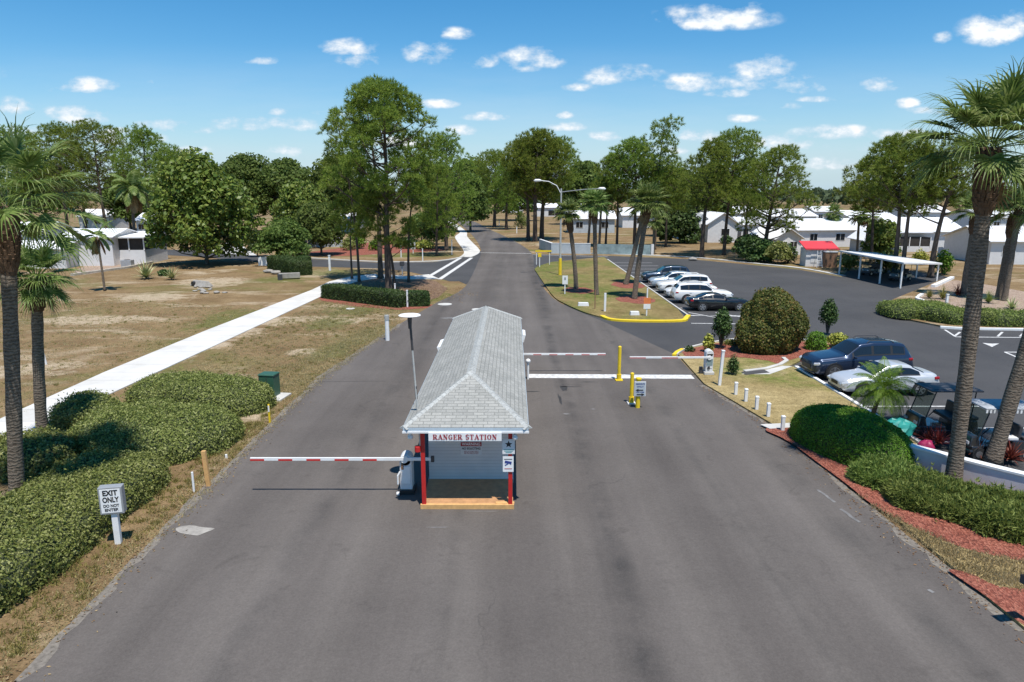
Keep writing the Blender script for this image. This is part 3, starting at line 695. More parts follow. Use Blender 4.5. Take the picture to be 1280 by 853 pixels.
def field(dw):
    """cloud cover around each cloud's own direction; dw samples slightly above"""
    vn = nt.nodes.new('ShaderNodeMapping'); vn.inputs['Scale'].default_value = (1, 1.7, 1); vn.inputs['Location'].default_value = (0, dw * 1.7, 0)
    nt.links.new(cb.outputs[0], vn.inputs[0])
    n1 = noise(nt, vn.outputs[0], 15, 8, .58); n2 = noise(nt, vn.outputs[0], 42, 5, .6)
    acc = None
    wv = math_(nt, 'ADD', W, dw) if dw else W
    for (px, py, rx, ry, st) in CLOUDS:
        d = ray(px, py); u0, w0 = d.x / d.y, d.z / d.y
        d2 = ray(px + rx, py); d3 = ray(px, py - ry * 1.25); ru = abs(d2.x / d2.y - u0); rw = abs(d3.z / d3.y - w0)
        a = math_(nt, 'MULTIPLY', math_(nt, 'SUBTRACT', U, u0), 1 / ru); b = math_(nt, 'MULTIPLY', math_(nt, 'SUBTRACT', wv, w0), 1 / rw)
        bb = math_(nt, 'MINIMUM', b, math_(nt, 'MULTIPLY', b, 1.5))       # flatter undersides
        r2 = math_(nt, 'ADD', math_(nt, 'MULTIPLY', a, a), math_(nt, 'MULTIPLY', bb, bb))
        s = math_(nt, 'MULTIPLY', math_(nt, 'SUBTRACT', 1.2, r2), min(1, st + .25))
        acc = s if acc is None else math_(nt, 'MAXIMUM', acc, s)
    acc = math_(nt, 'MAXIMUM', acc, -1.0)
    t = math_(nt, 'ADD', math_(nt, 'MULTIPLY', acc, .40), math_(nt, 'MULTIPLY', math_(nt, 'SUBTRACT', n1, .5), 2.9))
    return math_(nt, 'ADD', t, math_(nt, 'MULTIPLY', math_(nt, 'SUBTRACT', n2, .5), .8)), acc
f0, acc0 = field(0.0)
den = math_(nt, 'MULTIPLY', ramp(nt, f0, [(.0, 0), (.62, .98)]), math_(nt, 'MULTIPLY', math_(nt, 'ADD', acc0, .35), 1.25, clamp=True))
# thin veil close to the horizon
vv = nt.nodes.new('ShaderNodeMapping'); vv.inputs['Scale'].default_value = (1, 6, 1); nt.links.new(cb.outputs[0], vv.inputs[0])
veil = ramp(nt, noise(nt, vv.outputs[0], 2.6, 6, .6), [(.40, 0), (.78, 1)])
low = ramp(nt, W, [(.0, 1), (.20, 0)])
hazy = math_(nt, 'MULTIPLY', math_(nt, 'POWER', low, 1.5), .92)
den = math_(nt, 'MAXIMUM', den, math_(nt, 'MULTIPLY', math_(nt, 'MULTIPLY', veil, .6), low))
den = math_(nt, 'MULTIPLY', den, ramp(nt, sx.outputs[1], [(.1, 0), (.25, 1)]))
shade = ramp(nt, f0, [(.12, (4.3, 5.2, 6.1)), (.42, (5.6, 6.1, 6.6)), (.80, (7.3, 7.4, 7.5))])
hs = N(nt, 'ShaderNodeHueSaturation', Saturation=1.34, Value=.92); hs.inputs['Hue'].default_value = .494
nt.links.new(sky.outputs[0], hs.inputs['Color'])
# pale haze towards the horizon, mixed over the sky model as a flat colour
air = mixc(nt, hazy, hs.outputs[0], (3.1, 4.35, 5.25))
nt.links.new(mixc(nt, den, air, shade), bg.inputs[0])
w.cycles.sampling_method = 'MANUAL'; w.cycles.sample_map_resolution = 512
vs = SC.view_settings; vs.view_transform = 'Standard'; vs.look = 'None'; vs.exposure = .43; vs.gamma = 1.0; vs.use_curve_mapping = False
cy = SC.cycles; cy.max_bounces = 6; cy.diffuse_bounces = 3; cy.glossy_bounces = 3; cy.transparent_max_bounces = 8; cy.use_denoising = True

# ---------------------------------------------------------------- the ground, roads, beds
def struct(o): o['kind'] = 'structure'; return o
def sheet(name, pts, z, mat, label=None):
    o = MB().poly([(x, y, z) for x, y in pts]).build(name, M[mat]); 
    me = o.data
    if me.polygons[0].normal.z < 0: me.flip_normals()
    bm = bmesh.new(); bm.from_mesh(me); bmesh.ops.triangulate(bm, faces=bm.faces, ngon_method='EAR_CLIP'); bm.to_mesh(me); bm.free()
    return struct(o)
def slab(name, pts, z0, z1, mat):
    mb = MB().prism(list(pts), z0, z1); o = mb.build(name, M[mat]); me = o.data
    bm = bmesh.new(); bm.from_mesh(me); bmesh.ops.triangulate(bm, faces=[f for f in bm.faces if len(f.verts) > 4], ngon_method='EAR_CLIP'); bm.to_mesh(me); bm.free()
    return struct(o)
px = lambda *a: [XY(*p) for p in a]
def ragged(pts, step, amp, seed):
    """subdivide a polyline and let it wander like a worn edge"""
    rng = random.Random(seed); out = []
    for (x0, y0), (x1, y1) in zip(pts[:-1], pts[1:]):
        L = math.hypot(x1 - x0, y1 - y0); n = max(1, int(L / step)); nx, ny = -(y1 - y0) / L, (x1 - x0) / L
        for i in range(n):
            f = i / n; a = rng.uniform(-amp, amp) if (i or len(out)) else 0
            out.append((x0 + (x1 - x0) * f + nx * a, y0 + (y1 - y0) * f + ny * a))
    out.append(pts[-1]); return out
sheet('ground', [(-4000, -200), (4000, -200), (4000, 6000), (-4000, 6000)], 0, 'lawn')
ROADL = [(-9.9, -14)] + px((20, 853), (240, 625), (400, 470), (500, 405)) + px((547, 378), (575, 364)) + px((586, 352), (596, 331), (601, 312)) + px((590, 294), (575, 281), (562, 273.5), (540, 269))
ROADR = [(11.2, -14)] + px((1280, 790), (1190, 716), (1060, 612), (990, 548), (880, 482), (845, 444), (760, 405), (690, 372), (668, 337), (664, 316), (640, 300), (612, 287), (590, 276.5), (556, 268.8))
rl = ragged(ROADL[:5], .5, .06, 1) + smoothline(ROADL[5:], 5); rr = ragged(ROADR[:6], .5, .06, 2) + smoothline(ROADR[6:], 5)
sheet('main_road', rl + rr[::-1], .014, 'road')
LOT = [(9.0, 39), (5.0, 52), (2.2, 80), (1.6, 95)] + px((664, 318), (760, 320), (860, 324), (930, 330.5), (1000, 337.5), (1052, 346.5)) + [(40.5, 84), (47.5, 87.5), (50, 72), (62, 62), (62, 10), (24, 14), (13.4, 23.6), (13.4, 36)]
sheet('parking_lot', LOT, .007, 'lot')
side = px((583, 356), (574, 352), (562, 352), (545, 347), (511, 340), (480, 336), (388, 333.5), (330, 328), (240, 321), (170, 317), (60, 312)) + px((60, 307), (170, 310.5), (250, 314), (330, 321), (372, 323), (470, 328.5), (540, 328), (570, 324.5), (592, 317), (604, 313)) + px((604, 330))
sheet('side_road', side, .010, 'lot')
drive = px((276, 317), (292, 306), (312, 318.5)); drive = px((262, 316), (282, 303), (296, 303), (322, 320), (300, 318.6))
sheet('driveway', drive, .013, 'concrete')
# pavements
PATHU = px((-260, 640), (0, 525), (130, 466.5), (260, 413), (390, 363), (412, 352.5), (440, 346), (470, 343)); PATHL = px((-260, 700), (0, 563), (130, 497), (262, 436), (402, 371), (424, 360), (448, 352), (474, 348))
def pathslab(name, A, B, mat='path', z=.05):
    o = slab(name, A + B[::-1], 0.0, z, mat); return o
pathslab('footpath', PATHU, PATHL)
pathslab('footpath', px((474, 343), (511, 346), (536, 343.5)), px((474, 348.3), (511, 349.6), (549, 349)))
fpA = smoothline(px((575, 321.5), (580, 315), (572, 303), (569, 296), (575, 290), (566, 283), (558, 276)), 5); fpB = smoothline(px((589, 322), (600, 314.5), (590, 303), (584, 296), (583, 290), (574, 283), (564, 276.5)), 5)
pathslab('footpath', fpA, fpB)
# joints and painted lines
mk = MB()
for a, b, wd in ((P(660, 470.6), P(866, 471.6), .78),): mk.strip([a, b], wd, .020)
mk.build('road_marking', M['paint_w'])['kind'] = 'structure'
cwm = MB(); cwm.strip(px((537, 345.5), (576, 322.5)), .5, .019); cwm.strip(px((549.5, 349.5), (589.5, 322.6)), .5, .019)
struct(cwm.build('crosswalk_marking', M['paint_w']))
m2 = MB()
m2.strip(px((600, 316.2), (664, 317.2)), .35, .020)
m2.strip(px((664, 318.6), (760, 321.3)), .2, .013)
struct(m2.build('stop_marking', M['paint_w']))
m3 = MB()                                                 # bay lines beside the kerb of the car row and hatching at its end
for y in (52.6, 56.2, 60.3, 63.0, 66.8, 70.4, 74.0, 78, 82, 86, 90, 94): m3.strip([(13.7, y), (18.9, y)], .13, .012)
m3.strip(px((864, 404.5), (958, 405.5)), .16, .012); m3.strip(px((864, 394.5), (958, 396.5)), .16, .012)
m3.strip([(13.9, 54.0), (16.2, 50.6)], .14, .0125); m3.strip([(16.0, 54.0), (18.3, 50.6)], .14, .0125); m3.strip([(18.0, 54.0), (20.0, 51.0)], .14, .0125)
for y in (33.25, 29.4, 26.5, 24.9, 22.0): m3.strip([(15.45, y), (20.6, y)], .12, .012)
m3.strip(px((1181, 412.5), (1194, 421)), .14, .012); m3.strip(px((1194, 421.5), (1300, 422.5)), .16, .012); m3.strip(px((1194, 420), (1200, 415.5)), .14, .0125)
m3.strip(px((1247, 421), (1253, 415.5)), .14, .0125); m3.strip(px((1275, 421), (1281, 415.5)), .14, .0125)
m3.strip(px((1256, 440.5), (1300, 441)), .16, .012); m3.strip(px((1256, 440.5), (1276, 449)), .14, .0125)
m3.poly([(*XY(1228, 429), .012), (*XY(1240, 434), .012), (*XY(1249, 429.8), .012), (*XY(1239, 430), .012)])
struct(m3.build('bay_marking', M['paint_w']))
m4 = MB(); m4.strip(ragged([XY(1022, 613), XY(1044, 629)], .15, .02, 1), .09, .021); m4.strip(ragged([XY(1050, 637), XY(1075, 654)], .15, .02, 2), .10, .021); m4.strip([XY(1160, 738), XY(1167, 742)], .1, .021)
struct(m4.build('worn_marking', M['paint_faint']))
# lighter concrete patch in the asphalt and a pale scuff
pt = [(P(242, 664).x + (.55 + .12 * math.sin(3 * a)) * math.cos(a) * .9, P(242, 664).y + (.30 + .1 * math.cos(2 * a + 1)) * math.sin(a)) for a in [i * PI / 9 for i in range(18)]]
sheet('asphalt_patch', pt, .021, 'grey_patch')
# raised islands
def kerbline(name, pts, mat, w=.16, z=.13, closed=False): return struct(MB().kerb(pts, w, 0, z, 0, closed).build(name, M[mat], bevel=.02))
ISL_L = px((748, 397), (728, 391), (706, 381), (692, 372), (679, 354), (668, 337.5)); ISL_T = px((672, 334), (690, 328.5), (758, 322.5))
ISL_R = px((766, 327), (812, 360)) + px((859, 395.5))
isl = smoothline(ISL_L, 4) + ISL_T[:2] + px((755, 322.2)) + [(13.35, 99)] + [(13.3, 55), (13.1, 53)] + px((857, 401.5), (800, 402.5), (764, 400.5))
slab('island_lawn', isl, 0, .11, 'lawn_green')
yk = smoothline(px((752, 396.5), (765, 401), (800, 402.8), (850, 402.4)) + [(13.05, 51.3), (13.42, 52.2)], 5)
kerbline('yellow_kerb', yk, 'paint_y', .34, .16)
kerbline('island_kerb', [(13.42, 52.4), (13.42, 98)], 'concrete', .15, .14)
for cx_, cy_, r_ in ((793, 375, 1.6), (783, 357, 1.7), (722, 363.5, 1.5)):
    c = P(cx_, cy_); rng = random.Random(cx_)
    sheet('mulch_bed', [(c.x + r_ * (1 + .15 * rng.uniform(-1, 1)) * math.cos(a), c.y - .5 + r_ * 1.5 * (1 + .15 * rng.uniform(-1, 1)) * math.sin(a)) for a in [i * PI / 10 for i in range(20)]], .118, 'mulch')
# verge between the main road and the lot
VR = px((848, 445), (880, 481.5), (990, 547), (1060, 611)) 
VERGE = VR[:3] + [(11.0, 20.5), (11.0, 13.0), (12.5, 9), (30, 9), (30, 9.5), (22.0, 13.6), (18.2, 17.2), (15.7, 19.75), (13.5, 22.4), (14.6, 23.9), (15.1, 24.2), (15.15, 36.3)] + px((985, 460), (1012, 447), (1052, 437), (1050, 431.5), (1010, 427.5), (935, 425.5), (895, 429.5), (866, 436))
slab('verge_lawn', VERGE, 0, .085, 'lawn_straw')
kerbline('bed_kerb', smoothline(px((845, 445), (852, 440), (866, 435.2), (895, 429), (935, 424.8), (1010, 426.8), (1052, 431)), 4), 'concrete', .16, .14)
kerbline('yellow_kerb', px((842, 446.5), (846, 442.5), (853, 439)), 'paint_y', .2, .17)
kerbline('bay_kerb', [(15.22, 24.6), (15.22, 36.2)], 'white', .18, .16)
BED = px((852, 442), (866, 437), (895, 431), (935, 427), (1008, 429), (1048, 433), (1046, 437), (1008, 446.5), (982, 453.5), (976, 458.5), (960, 453), (930, 449), (900, 449), (870, 448), (856, 447))
sheet('mulch_bed', BED, .092, 'mulch')
kerbline('bed_kerb', px((930, 466.5), (958, 463), (975, 458), (983, 453), (979, 449.5)), 'concrete', .22, .15)
slab('drain_apron', px((926, 470), (958, 464.5), (978, 459.5), (990, 460), (962, 470)), .08, .094, 'concrete')
sheet('drain_apron_dark', px((926, 467.3), (955, 464.5), (962, 468.2), (932, 471)), .100, 'lot')  # dark strip laid over the concrete apron
slab('kerb_apron', px((950, 533.5), (1000, 531), (1000, 536.5), (962, 539)), .08, .10, 'concrete')
MUL = px((957, 538.5), (1010, 535), (1090, 560), (1140, 590)) + [(13.35, 22.2), (15.3, 19.8), (18.0, 17.0)] + px((1420, 730), (1280, 706), (1200, 688), (1130, 657), (1088, 633), (1060, 610), (1020, 580), (992, 559), (975, 549))
sheet('mulch_bed', smoothline(MUL, 3, True), .093, 'mulch')
MUL2 = px((1185, 716), (1215, 722), (1250, 738), (1330, 748), (1330, 800), (1282, 788), (1235, 752), (1200, 728))
sheet('mulch_bed', smoothline(MUL2, 3, True), .0935, 'mulch')
# planter island at the far right
PL = px((1180, 349.5), (1150, 362), (1116, 376), (1109, 384), (1114, 394), (1140, 402), (1180, 410), (1240, 412.2), (1310, 413)) + px((1420, 416)) + [(60, 60), (60, 78)] + px((1215, 346))
slab('planter_lawn', PL, 0, .12, 'lawn')
kerbline('planter_kerb', smoothline(px((1175, 410.5), (1205, 412.2), (1250, 413), (1310, 413.8)), 3), 'white', .2, .16)
GB = px((1146, 373), (1165, 356), (1195, 352), (1225, 356), (1310, 372), (1310, 391), (1250, 391), (1200, 388), (1165, 381))
sheet('gravel_bed', GB, .128, 'mulch_tan')
kerbline('bed_edging', smoothline(px((1190, 350), (1172, 358.5), (1166, 361)), 3), 'white', .4, .38)
kerbline('bed_edging', smoothline(px((1152, 371), (1146, 375.5), (1152, 378.5), (1175, 385), (1200, 391), (1240, 393.5), (1310, 395)), 3), 'white', .3, .3)
# far edge of the lot, concrete gutter and the sandy strip behind it
struct(MB().kerb(smoothline(px((700, 315.9), (760, 317.7), (860, 321.6), (930, 328.2), (1000, 335.4), (1054, 345)), 4), .7, 0, .06).build('gutter', M['concrete']))
# beds on the left side
sheet('mulch_bed', px((398, 369), (430, 352), (500, 344), (545, 352), (560, 361), (548, 372), (520, 381), (470, 378), (440, 376), (404, 371)), .011, 'pine_straw')
sheet('mulch_bed', px((398, 372), (402, 371), (440, 377), (470, 380), (500, 383), (540, 381), (546, 384.5), (500, 388), (440, 383), (402, 376)), .0125, 'mulch')
sheet('mulch_bed', smoothline(px((372, 318), (420, 311), (480, 301), (520, 303), (550, 309), (556, 313.5), (520, 315.5), (470, 318), (420, 320.5)), 3, True), .012, 'mulch')
kerbline('street_kerb', smoothline(px((330, 320), (372, 322.3), (470, 327.7), (540, 327.2), (570, 323.7), (580, 320.5)), 4), 'concrete', .35, .12)
sheet('mulch_bed', px((92, 340), (110, 330), (185, 322), (182, 331), (150, 337), (105, 344)), .012, 'mulch_tan')
struct(MB().kerb(px((90, 345), (120, 341), (160, 335.5), (190, 329)), .5, 0, .25).build('block_edging', M['stone']))
for c in ((598, 387.5, .55), (438, 386.5, .35), (556, 381, .6)):
    p = P(c[0], c[1]); o = MB().cyl((p.x, p.y, 0), (p.x, p.y, .05), c[2], n=20).build('manhole_cover', M['concrete']); tag(o, {598: 'flat round concrete lid in the grass by the booth roof', 438: 'small round concrete lid in front of the clipped hedge', 556: 'large pale concrete lid right of the short clipped hedge'}[c[0]], 'manhole cover')

# pale worn margins where the asphalt meets the verge
def margin(pts, w0, seed, mat='paint_faint'):
    rng = random.Random(seed); L_, R_ = offset(pts, .0)
    a = []; b = []
    Lf, Rt = offset(pts, 1.0)
    for p, q in zip(pts, Lf):
        d = (Vector(q) - Vector(p[:2])); k = w0 * rng.uniform(.15, 1.0); a.append((p[0] + d.x * .05, p[1] + d.y * .05)); b.append((p[0] - d.x * k, p[1] - d.y * k))
    return sheet('road_edge', a + b[::-1], .017, mat)
margin(ragged(ROADL[1:5], .45, .05, 11), .30, 1, 'grit'); margin(ragged(ROADR[1:6], .45, .05, 12)[::-1], .28, 2, 'grit')

# scuffs and a dark wet looking stain in the inbound lane
def blotch(name, x, y, rx, ry, mat, seed, z=.0185):
    rng = random.Random(seed); n = 22; sheet(name, [(x + rx * (1 + .35 * math.sin(3 * a + seed) * rng.uniform(.4, 1)) * math.cos(a), y + ry * (1 + .3 * math.cos(2 * a + seed) + rng.uniform(-.15, .15)) * math.sin(a)) for a in [2 * PI * i / n for i in range(n)]], z, mat)
M['stain'] = simple('oil stain', (.034, .032, .030), .75, var=.3, scale=4)
M['scuff'] = simple('pale scuff', (.16, .155, .15), .9, var=.3, scale=6)
for k_, (a, b, rx, ry) in enumerate(((705, 486, .16, .55), (700, 500, .06, .9), (712, 484, .5, .05), (735, 478, .45, .04), (662, 490, .5, .06))): q = P(a, b); blotch('road_stain', q.x, q.y, rx, ry, 'stain', k_)
for k_, (a, b, rx, ry) in enumerate(((708, 518, .16, .07), (741, 512, .1, .06), (560, 398, .5, .3), (548, 660, .3, .03), (600, 640, .5, .025))): q = P(a, b); blotch('road_scuff', q.x, q.y, rx, ry, 'scuff', k_ + 9)

seam = MB(); rng = random.Random(6)
seam.strip(ragged([XY(384, 478), XY(482, 477)], .8, .04, 5), .04, .0168)
struct(seam.build('road_seam', M['stain']))
# ---------------------------------------------------------------- the ranger station
SX = -1.33; YF = 19.2; YW = 21.15; YB = 36.4; YE0, YE1 = 19.02, 36.95; ZE = 2.62; ZR = 3.56
st = thing('ranger_station', 'long narrow grey shingled guard booth with red porch posts in the middle of the road', 'guard booth', (SX, YF, 0))
def L(x, y, z=0): return (x - SX, y - YF, z)
hw = 1.35
wb = MB(); wb.box(L(SX, (YW + YB) / 2, 1.33), (2 * hw, YB - YW, 2.38)); wb.build('wall', M['siding'], st)
pb = MB(); pb.box(L(SX, (YW + YB) / 2, .07), (2 * hw + .06, YB - YW + .05, .14)); pb.build('plinth', M['concrete'], st)
dk = MB(); 
for i in range(12): dk.box(L(SX, YF + .16 + i * .152, .125), (2 * hw + .02, .146, .04))
dk.build('porch_deck', M['brown_deck'], st)
MB().box(L(SX, YF + .03, .085), (2 * hw + .08, .10, .15)).box(L(SX + 1.12, YF + .1, .167), (.56, .14, .03)).build('deck_edge', M['wood'], st, bevel=.008)
for s in (-1, 1): MB().box(L(SX + s * 1.28, YF + .07, 1.32), (.12, .12, 2.36)).build('post', M['red'], st, bevel=.008)
MB().box(L(SX, YF + .06, 2.48), (2 * hw, .12, .12)).build('porch_beam', M['fascia'], st)
# hip roof with UVs running along the eaves
hwr = 1.80; xl, xr = SX - hwr, SX + hwr; yr0, yr1 = YE0 + 2.75, YE1 - 1.9
rb = MB()
V = [L(xl, YE0, ZE), L(xr, YE0, ZE), L(xr, YE1, ZE), L(xl, YE1, ZE), L(SX, yr0, ZR), L(SX, yr1, ZR)]
rb.add(V, [(0, 1, 4), (1, 2, 5, 4), (2, 3, 5), (3, 0, 4, 5)])
ro = rb.build('roof', M['shingle'], st, norm=False)
uvl = ro.data.uv_layers.new(name='uv')
for p_ in ro.data.polygons:
    n_ = p_.normal
    for li in p_.loop_indices:
        v_ = ro.data.vertices[ro.data.loops[li].vertex_index].co
        if abs(n_.x) > abs(n_.y): uvl.data[li].uv = (v_.y, math.hypot(abs(abs(v_.x) - hwr), v_.z - ZE))
        else: uvl.data[li].uv = (v_.x, math.hypot(min(abs(v_.y - L(0, YE0)[1]), abs(v_.y - L(0, YE1)[1])), v_.z - ZE))
cap = MB()
def capline(a, b):
    a, b = Vector(a), Vector(b); n = int((b - a).length / .2)
    for i in range(n):
        p, q = a.lerp(b, i / n), a.lerp(b, (i + 1.25) / n); d = (q - p).normalized(); s = d.cross(Vector((0, 0, 1))).normalized() * .15
        u = Vector((0, 0, .028)); lift = Vector((0, 0, .012))
        cap.add([p - s - Vector((0, 0, .06)) + lift, p + u + lift, p + s - Vector((0, 0, .06)) + lift, q - s - Vector((0, 0, .06)), q + u * .9, q + s - Vector((0, 0, .06))], [(0, 1, 4, 3), (1, 2, 5, 4), (0, 2, 1)])
capline(L(SX, yr0, ZR), L(SX, yr1, ZR))
for x_ in (xl, xr): capline(L(x_, YE0, ZE), L(SX, yr0, ZR)); capline(L(x_, YE1, ZE), L(SX, yr1, ZR))
cap.build('ridge_cap', M['ridgecap'], ro)
fa = MB(); t_ = .035
fa.box(L(SX, YE0 - .005, ZE - .085), (2 * hwr, .03, .15)); fa.box(L(SX, YE1 + .005, ZE - .085), (2 * hwr, .03, .15))
for s in (-1, 1): fa.box(L(SX + s * hwr, (YE0 + YE1) / 2, ZE - .085), (.03, YE1 - YE0 - .05, .15))
fa.build('fascia', M['fascia'], ro)
MB().box(L(SX, YE0 - .03, ZE - .135), (2 * hwr + .04, .02, .06)).build('drip_edge', M['white'], ro)
MB().box(L(SX, (YE0 + YE1) / 2, ZE - .15), (2 * hwr - .06, YE1 - YE0 - .08, .02)).build('soffit', M['off_white'], ro)
# windows and doors along both long walls
for s in (-1, 1):
    for k, y in enumerate((23.2, 25.6, 28.6, 31.4, 34.0)):
        if k in (1, 3):
            d = MB().box(L(SX + s * (hw + .012), y, 1.15), (.05, .92, 2.0)).build('door', M['white'], st); MB().box(L(SX + s * (hw + .045), y + .34, 1.1), (.05, .05, .12)).build('handle', M['grey'], d)
            MB().box(L(SX + s * (hw + .03), y, 1.6), (.03, .6, .8)).build('pane', M['glass'], d)
        else:
            f = MB().box(L(SX + s * (hw + .012), y, 1.5), (.06, 1.5, 1.0)).build('window', M['white'], st); MB().box(L(SX + s * (hw + .04), y, 1.5), (.02, 1.36, .86)).build('pane', M['glass'], f)
# white window canopies that stick out past the eaves
MB().box(L(SX + 1.87, 33.4, 2.36), (.14, 1.3, .36), ry=.25).build('window_canopy', M['white'], st)
MB().box(L(SX - 1.88, 31.0, 2.36), (.16, 1.7, .32), ry=-.3).build('window_canopy', M['white'], st)
# eave lights
for x_, y_ in ((SX + 1.42, YF - .08), (SX - 1.62, YF - .02)):
    lb = MB(); lb.cyl(L(x_, y_, 2.38), L(x_, y_, 2.33), .05, .05, 12); lb.tube([L(x_, y_, 2.34), L(x_, y_, 2.28), L(x_, y_, 2.23), L(x_, y_, 2.2)], [.06, .085, .07, .02], 12); lb.build('eave_light', M['white'], st, smooth=True)
rl_ = MB(); rl_.tube([L(SX - 1.42, YF - .02, 1.82), L(SX - 1.42, YF - .02, 2.0)], [.09, .09], 12).build('signal_light', M['red'], st, bevel=.02)

# slab lettering for the name board: heavy stems, thin arms, serifs
def slab_text(s, h, w_total, loc, mat, parent, depth=.006):
    T, t = .24, .10    # stem and hairline widths relative to the height
    def bar(x0, y0, x1, y1, w): 
        d = Vector((x1 - x0, y1 - y0)); n = Vector((-d.y, d.x)).normalized() * w / 2
        return [(x0 + n.x, y0 + n.y), (x1 + n.x, y1 + n.y), (x1 - n.x, y1 - n.y), (x0 - n.x, y0 - n.y)]
    def ser(x, y): return [(x - .22, y - .05), (x + .22, y - .05), (x + .22, y + .05), (x - .22, y + .05)]
    def arc(cx, cy, rx, ry, a0, a1, wx, wy, n=10):
        out = []
        for i in range(n):
            b0, b1 = R(a0 + (a1 - a0) * i / n), R(a0 + (a1 - a0) * (i + 1) / n)
            o = lambda b, k: (cx + (rx + k * wx / 2) * math.cos(b), cy + (ry + k * wy / 2) * math.sin(b))
            out.append([o(b0, 1), o(b1, 1), o(b1, -1), o(b0, -1)])
        return out
    G = {
     'R': (.95, [bar(.2, 0, .2, 1, T), ser(.2, .05), ser(.2, .95), bar(.2, .95, .5, .95, t), bar(.2, .50, .5, .50, t), bar(.45, .5, .78, .05, T), ser(.80, .05)] + arc(.5, .725, .20, .225, -90, 90, T, t)),
     'A': (1.0, [bar(.16, .03, .5, 1, t), bar(.48, 1, .84, .03, T), bar(.28, .32, .7, .32, t), ser(.18, .05), ser(.82, .05)]),
     'N': (1.0, [bar(.2, 0, .2, 1, t), bar(.8, 0, .8, 1, t), bar(.2, .98, .8, .04, T), ser(.2, .05), ser(.16, .95), ser(.8, .95)]),
     'G': (1.0, arc(.5, .5, .32, .45, 45, 320, T, t, 16) + [bar(.76, .1, .76, .42, T * .9), bar(.5, .42, .88, .42, t), bar(.76, .68, .76, .92, t)]),
     'E': (.85, [bar(.2, 0, .2, 1, T), ser(.2, .05), ser(.2, .95), bar(.2, .95, .74, .95, t), bar(.2, .5, .58, .5, t), bar(.2, .05, .76, .05, t), bar(.72, .72, .72, 1, t), bar(.74, 0, .74, .28, t), bar(.57, .38, .57, .62, t)]),
     'S': (.8, arc(.4, .72, .24, .23, 25, 270, T, t * 1.3, 12) + arc(.4, .27, .24, .23, -155, 90, T, t * 1.3, 12) + [bar(.62, .72, .62, .95, t), bar(.16, .04, .16, .28, t)]),
     'T': (.9, [bar(.45, 0, .45, 1, T), ser(.45, .05), bar(.06, .95, .84, .95, t), bar(.09, .7, .09, .98, t), bar(.81, .7, .81, .98, t)]),
     'I': (.5, [bar(.25, 0, .25, 1, T), ser(.25, .05), ser(.25, .95)]),
     'O': (1.0, arc(.5, .5, .32, .45, 0, 360, T, t, 20)), ' ': (.5, [])}
    mb = MB(); x = 0; tot = sum(G[c][0] + .06 for c in s); k = w_total / tot; lay = 0
    for c in s:
        for q in G[c][1]:
            lay += 1; e = (lay % 7) * .0004
            pts = [((x + a) * k - w_total / 2, -depth - e, (b - .5) * h) for a, b in q]
            mb.add(pts, [(0, 1, 2, 3)])
        x += G[c][0] + .06
    o = mb.build('lettering', mat, parent); o.location = loc; return o
a, b = PD(535.5, 541.0, YE0 - .06), PD(627, 551.5, YE0 - .06)
nb = thing('name_board', 'white board reading RANGER STATION in dark red letters over the booth porch', 'sign', ((a.x + b.x) / 2, YE0 - .06, (a.z + b.z) / 2))
MB().box((0, 0, 0), (b.x - a.x, .03, .25)).build('board', M['white'], nb, bevel=.005)
slab_text('RANGER STATION', .155, (b.x - a.x) * .88, (0, -.018, 0), M['ink_red'], nb)
# warning sign on the back wall of the porch
a, b = PD(575.5, 552, YW - .02), PD(602.5, 570, YW - .02); W_ = b.x - a.x
ws = thing('warning_sign', 'small red and white WARNING NO SOLICITING sign on the porch back wall', 'sign', ((a.x + b.x) / 2, YW - .012, (a.z + b.z) / 2))
MB().box((0, 0, 0), (W_, .012, .46)).build('plate', M['off_white'], ws); MB().box((0, -.008, .15), (W_ - .02, .006, .14)).build('header', M['ink_red'], ws)
text('WARNING', .13, (0, -.013, .15), M['white'], ws, .001, width=W_ * .86, bold=.002); text('NO SOLICITING', .1, (0, -.009, .0), M['ink'], ws, .001, width=W_ * .86, bold=.003)
text('VIOLATORS WILL\nBE PROSECUTED', .07, (0, -.009, -.13), M['ink_red'], ws, .001, width=W_ * .7)
# star sign and camera sign on the right post
a, b = PD(628, 550, YF - .02), PD(643.5, 568.5, YF - .02); W_ = b.x - a.x; zc = (a.z + b.z) / 2; hh = a.z - b.z
ss = thing('star_sign', 'white and pale green sign with a dark five pointed star on the right porch post', 'sign', ((a.x + b.x) / 2, YF - .015, zc + .02))
MB().box((0, 0, 0), (W_, .014, hh)).build('plate', M['off_white'], ss)
sb = MB(); pts = []
for i in range(10): r_ = .115 if i % 2 == 0 else .05; an = PI / 2 + i * PI / 5; pts.append((r_ * math.cos(an), -.0085, .07 + r_ * math.sin(an)))
for i in range(10): sb.add([(0, -.0085, .07), pts[i], pts[(i + 1) % 10]], [(0, 1, 2)])
sb.build('star', M['ink'], ss); 
for k_, z_ in enumerate((-.09, -.135, -.18)): MB().box((0, -.009, z_), (W_ * (.8, .7, .5)[k_], .004, .022)).build('text_line', M['ink_teal'], ss)
a, b = PD(628.5, 571, YF - .02), PD(642, 590, YF - .02)
cs = thing('camera_sign', 'white sign with a dark security camera symbol below the star sign', 'sign', ((a.x + b.x) / 2, YF - .015, (a.z + b.z) / 2))
W_ = b.x - a.x; hh = a.z - b.z
MB().box((0, 0, 0), (W_, .014, hh)).build('plate', M['white'], cs)
c_ = MB(); c_.box((.0, -.010, .06), (.2, .006, .075), ry=.18); c_.box((-.05, -.0102, -.01), (.1, .006, .03), ry=-.5); c_.box((.075, -.0104, .03), (.03, .006, .08)); c_.build('camera_symbol', M['ink_blue'], cs)
